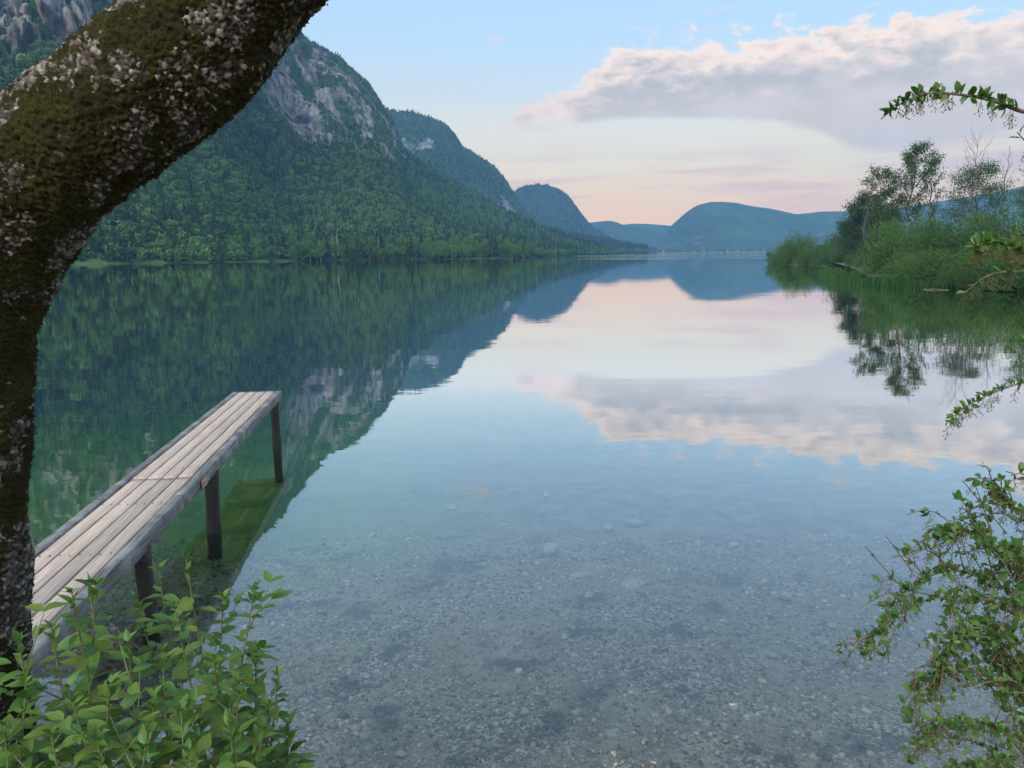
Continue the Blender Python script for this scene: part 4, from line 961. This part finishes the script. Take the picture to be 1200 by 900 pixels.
shrub = link('broadleaf_shrub', None, None, tuple(org)); tag(shrub, 'leafy green shrub with broad pointed leaves in front of the jetty', 'shrub')
LV = []; st = Acc(); bud = Acc()
for i, (a, b, d) in enumerate(t_ for k_, t_ in enumerate(tips) if k_ not in (7, 9, 17)):
    e = at_y(a, b, d); bx = org[0] + 0.62 * (e[0] - org[0]) + rng.normal() * .06; by = d + 0.02 + rng.normal() * .06
    b0 = np.array([bx, by, float(ground_z(np.array([bx]), np.array([by]))[0]) - .03])
    mid = b0 * .42 + e * .58 + np.array([(b0[0] - e[0]) * .25 + rng.normal() * .03, rng.normal() * .04, .10])
    Q = spline([b0, mid, e], 40); st.add(*tube(Q, np.linspace(0.0048, 0.0014, 40), 6))
    ln_ = np.linalg.norm(np.diff(Q, axis=0), axis=1).sum(); npair = int(ln_ * 0.72 / (0.050 if b < 780 else 0.042)); tw = rng.random() * 3
    for q_ in range(5):
        tg = Q[-1] - Q[-3]; tg /= np.linalg.norm(tg); an_ = q_ * 1.26 + i
        dd = tg * 1.1 + 0.7 * np.array([math.cos(an_), math.sin(an_), 0.1]) + rng.normal(size=3) * .2
        LV.append((Q[-1 - q_ % 3], basis(dd, np.array([rng.normal() * .4, -.3, 1.0])), rng.uniform(.30, .58), int(rng.integers(0, 6))))
    for j in range(npair):
        f_ = 1 - 0.72 * j / npair - 0.004; ix = f_ * 39; k0 = min(int(ix), 38); pos_ = Q[k0] + (Q[k0 + 1] - Q[k0]) * (ix - k0); tg = Q[min(k0 + 1, 39)] - Q[k0]; tg /= np.linalg.norm(tg)
        sc = (0.40 + 0.70 * min(1, (1 - f_) * ln_ / 0.22)) * rng.uniform(.55, 1.2); ang = tw + j * 1.45
        n1_ = np.cross(tg, [0.3, 0.2, 1]); n1_ /= np.linalg.norm(n1_); n2v = np.cross(tg, n1_)
        for sgn in (1, -1):
            if rng.random() < .10: continue
            dd = sgn * (math.cos(ang) * n1_ + math.sin(ang) * n2v) + tg * (0.25 + 0.7 * (j < 2)) + rng.normal(size=3) * .22 + np.array([0, 0, -.12])
            LV.append((pos_, basis(dd, np.array([rng.normal() * .35, -.25 + rng.normal() * .3, 1.0])), sc, int(rng.integers(0, 6))))
        if j > 1 and rng.random() < .16:                          # side shoot
            d3 = (math.cos(ang) * n1_ + math.sin(ang) * n2v) * .8 + tg * .6 + np.array([0, 0, .2]); d3 /= np.linalg.norm(d3); l3 = rng.uniform(.07, .16)
            Q3 = spline([pos_, pos_ + d3 * l3 * .5, pos_ + d3 * l3 + np.array([0, 0, .01])], 6); st.add(*tube(Q3, np.linspace(.0022, .001, 6), 5))
            for kk in (3, 5):
                for sgn in (1, -1):
                    dd = sgn * np.cross(d3, [0.1, 0.3, 1]) + d3 * .5 + rng.normal(size=3) * .2
                    LV.append((Q3[kk], basis(dd, np.array([rng.normal() * .3, -.2, 1.0])), rng.uniform(.5, .85), int(rng.integers(0, 6))))
link('stems', Acc.mesh(st, 'stems', [M_STEM], True), shrub, tuple(-org))
finish_leaves(shrub, org, HS, LV, M_HSLEAF)

# --- barberry on the right: arching twigs with leaf rosettes and hanging stalks
rng = np.random.default_rng(808)
BB = [leaf_mesh('leaf', 0.026, 0.0125 + .0015 * (i % 3), M_BBLEAF, 0.1 + 0.08 * (i % 3), 20 + i, 0.75, 1.35) for i in range(5)]
borg = np.array([2.05, 2.25, 0.6])
barb = link('barberry_shrub', None, None, tuple(borg)); tag(barb, 'barberry shrub with small leaves and arching twigs hanging over the water', 'shrub')
LV = []; st = Acc(); rc = Acc()
def raceme(pos_, ln_):
    n = 7; d = np.array([rng.normal() * .12, rng.normal() * .12, -1.0]); Q = np.array([pos_ + d * ln_ * k / n + np.array([0.002 * math.sin(k), 0, 0]) for k in range(n + 1)])
    rc.add(*tube(Q, np.linspace(.0007, .0004, n + 1), 4))
    for k in range(2, n + 1):
        for s_ in (1, -1):
            an = rng.random() * 6.28; e = Q[k] + np.array([math.cos(an), math.sin(an), -.7]) * .0085
            rc.add(*tube([Q[k], e], [.0004, .0004], 3)); rc.add(IV * np.array([.0011, .0011, .0022]) + e, IF)
def twig(P, r0_, dens=1.0, lsc=1.0, rac=0.4, start=0.0, n=None):
    P = np.asarray(P, float); L = np.linalg.norm(np.diff(P, axis=0), axis=1).sum(); n = n or max(8, int(L / 0.018)); Q = spline(P, n)
    st.add(*tube(Q, np.linspace(r0_, 0.0011, n), 5)); T__ = np.gradient(Q, axis=0)
    step = 0.021 / dens; k_ = int(L * (1 - start) / step)
    for j in range(k_):
        f_ = start + (1 - start) * (j + .5 * rng.random()) / max(k_, 1); ix = f_ * (n - 1); i0 = min(int(ix), n - 2); pos_ = Q[i0] + (Q[i0 + 1] - Q[i0]) * (ix - i0); tg = T__[i0] / np.linalg.norm(T__[i0])
        d1_ = np.cross(tg, [rng.normal(), rng.normal(), rng.normal()]); d1_ /= np.linalg.norm(d1_); d1_ = d1_ + np.array([0, 0, .55])
        for q in range(int(rng.integers(1, 5))):
            dd = d1_ + tg * .35 + rng.normal(size=3) * .55
            LV.append((pos_, basis(dd, np.array([rng.normal() * .6, -.4 + rng.normal() * .5, .8])), lsc * rng.uniform(.4, 1.2), int(rng.integers(0, 5))))
        if rng.random() < rac: raceme(pos_, rng.uniform(.022, .042))
    return Q
def A3(*p): return [at_y(a, b, d) for a, b, d in p]
# the high arching branch
Q = twig([borg, borg + np.array([.05, -.1, 1.2])] + A3((1330, 320, 1.95), (1270, 190, 1.9), (1225, 142, 1.88), (1190, 128, 1.86), (1160, 117, 1.85), (1125, 111, 1.85), (1090, 109, 1.84), (1060, 119, 1.84), (1034, 138, 1.83)), 0.008, 0.72, 1.0, 0.3, 0.50, 180)
twig(A3((1215, 190, 1.88), (1203, 168, 1.87), (1192, 155, 1.86)), .002, 1.3, 1.1, .2)
# sprays at mid height
twig([borg + np.array([.05, -.1, 1.0])] + A3((1290, 360, 1.9), (1240, 330, 1.88), (1200, 300, 1.86), (1165, 283, 1.85), (1140, 290, 1.84)), .005, 1.2, 1.0, .45, .45)
twig(A3((1245, 320, 1.86), (1200, 318, 1.84), (1160, 322, 1.82), (1128, 345, 1.81)), .003, 1.0, .9, .6)
twig(A3((1230, 285, 1.9), (1205, 278, 1.88), (1175, 268, 1.87)), .002, 1.2, 1.0, .7)
twig([borg + np.array([.0, -.1, .8])] + A3((1300, 470, 1.9), (1240, 440, 1.87), (1200, 448, 1.85), (1160, 462, 1.84), (1130, 478, 1.83), (1108, 497, 1.82)), .004, .9, .7, .35, .5)
twig(A3((1250, 420, 1.87), (1215, 405, 1.86), (1188, 402, 1.85)), .002, 1.2, .8, .5)
# the main mass
mains = [[(1330, 980, 2.0), (1250, 800, 1.9), (1160, 705, 1.85), (1080, 690, 1.82), (1020, 716, 1.8), (987, 758, 1.79)],
         [(1330, 960, 2.0), (1240, 760, 1.9), (1150, 640, 1.86), (1100, 610, 1.84), (1075, 622, 1.83)],
         [(1320, 900, 2.0), (1250, 690, 1.92), (1200, 610, 1.9), (1160, 580, 1.88), (1138, 558, 1.87)],
         [(1320, 900, 2.0), (1260, 700, 1.95), (1215, 590, 1.9), (1190, 560, 1.9)],
         [(1330, 1000, 1.95), (1240, 860, 1.85), (1150, 790, 1.8), (1090, 775, 1.78), (1050, 800, 1.76)],
         [(1330, 1020, 1.9), (1230, 900, 1.8), (1150, 845, 1.76), (1090, 842, 1.74), (1053, 862, 1.72)],
         [(1330, 1050, 1.85), (1230, 960, 1.75), (1160, 900, 1.7), (1110, 890, 1.68), (1080, 915, 1.66)],
         [(1340, 940, 2.0), (1240, 750, 1.92), (1170, 690, 1.9), (1110, 660, 1.88), (1060, 668, 1.87), (1018, 700, 1.86)],
         [(1300, 900, 2.05), (1215, 720, 2.0), (1150, 640, 1.97), (1115, 600, 1.95)],
         [(1300, 950, 1.9), (1220, 820, 1.85), (1160, 760, 1.82), (1110, 735, 1.8), (1080, 760, 1.79), (1075, 800, 1.79)]]
for mp_ in mains:
    mp_ = [(a_ + 22, b_ + 10, d_) for a_, b_, d_ in mp_]
    Q = twig([borg] + A3(*mp_), .006, .75, .95, .2, .38)
    n = len(Q)
    for j in range(20):
        k_ = int(n * (0.42 + 0.57 * (j + rng.random()) / 20)); k_ = min(k_, n - 2); s0 = Q[k_]
        tg = Q[k_ + 1] - Q[k_]; tg /= np.linalg.norm(tg); d = tg * .7 + rng.normal(size=3) * np.array([.5, .4, .6]); d /= np.linalg.norm(d); l = rng.uniform(.07, .22) * (1.2 - .8 * j / 20)
        twig([s0, s0 + d * l * .55 + np.array([0, 0, .01]), s0 + d * l + np.array([0, 0, -.25 * l])], .0018, .95, rng.uniform(.6, 1.1), .25)
for p0, p1, d in (((1058, 690), (1014, 640), 1.8), ((1068, 668), (1038, 628), 1.82), ((1180, 625), (1128, 563), 1.85), ((1165, 640), (1140, 560), 1.86)):
    twig(A3((p0[0], p0[1], d), ((p0[0] + p1[0]) / 2 + 3, (p0[1] + p1[1]) / 2 + 4, d), (p1[0], p1[1], d)), .0018, .55, .5, .1)
# low inner fill on the right edge
for j in range(84):
    a0, b0 = rng.uniform(1120, 1290), rng.uniform(620, 930); d0_ = rng.uniform(1.7, 2.0); s0 = at_y(a0 + 60, b0 + 40, d0_ + .03); e = at_y(a0, b0, d0_)
    if a0 < 1150 and b0 < 700: continue
    twig([s0, (s0 + e) / 2 + np.array([0, 0, .03]), e + rng.normal(size=3) * .03], .003, 1.2, 1.1, .25)
link('twigs', st.mesh('twigs', [M_TWIG], True), barb, tuple(-borg))
o = link('fruit_stalks', rc.mesh('fruit_stalks', [M_RACEME], True), barb, tuple(-borg)); tag(o, 'hanging brownish flower and fruit stalks', kind='stuff')
finish_leaves(barb, borg, BB, LV, M_BBLEAF)

# ------------------------------------------------------------------ haze: one closed box of pale air round everything
m, t, out = material('haze')
HAZE = 2.45e-4
pv_ = t.new('ShaderNodeVolumePrincipled', {'Color': (0.23, 0.53, 1.0, 1), 'Density': HAZE, 'Anisotropy': 0.0})
t.l.new(pv_.outputs[0], out.inputs['Volume'])
hv, hf = box(-4500, 4500, -450, 4700, -14, 560)
hz = link('haze', mesh_np('haze', hv, hf, [m])); tag(hz, 'pale blue evening haze filling the valley', kind='stuff')
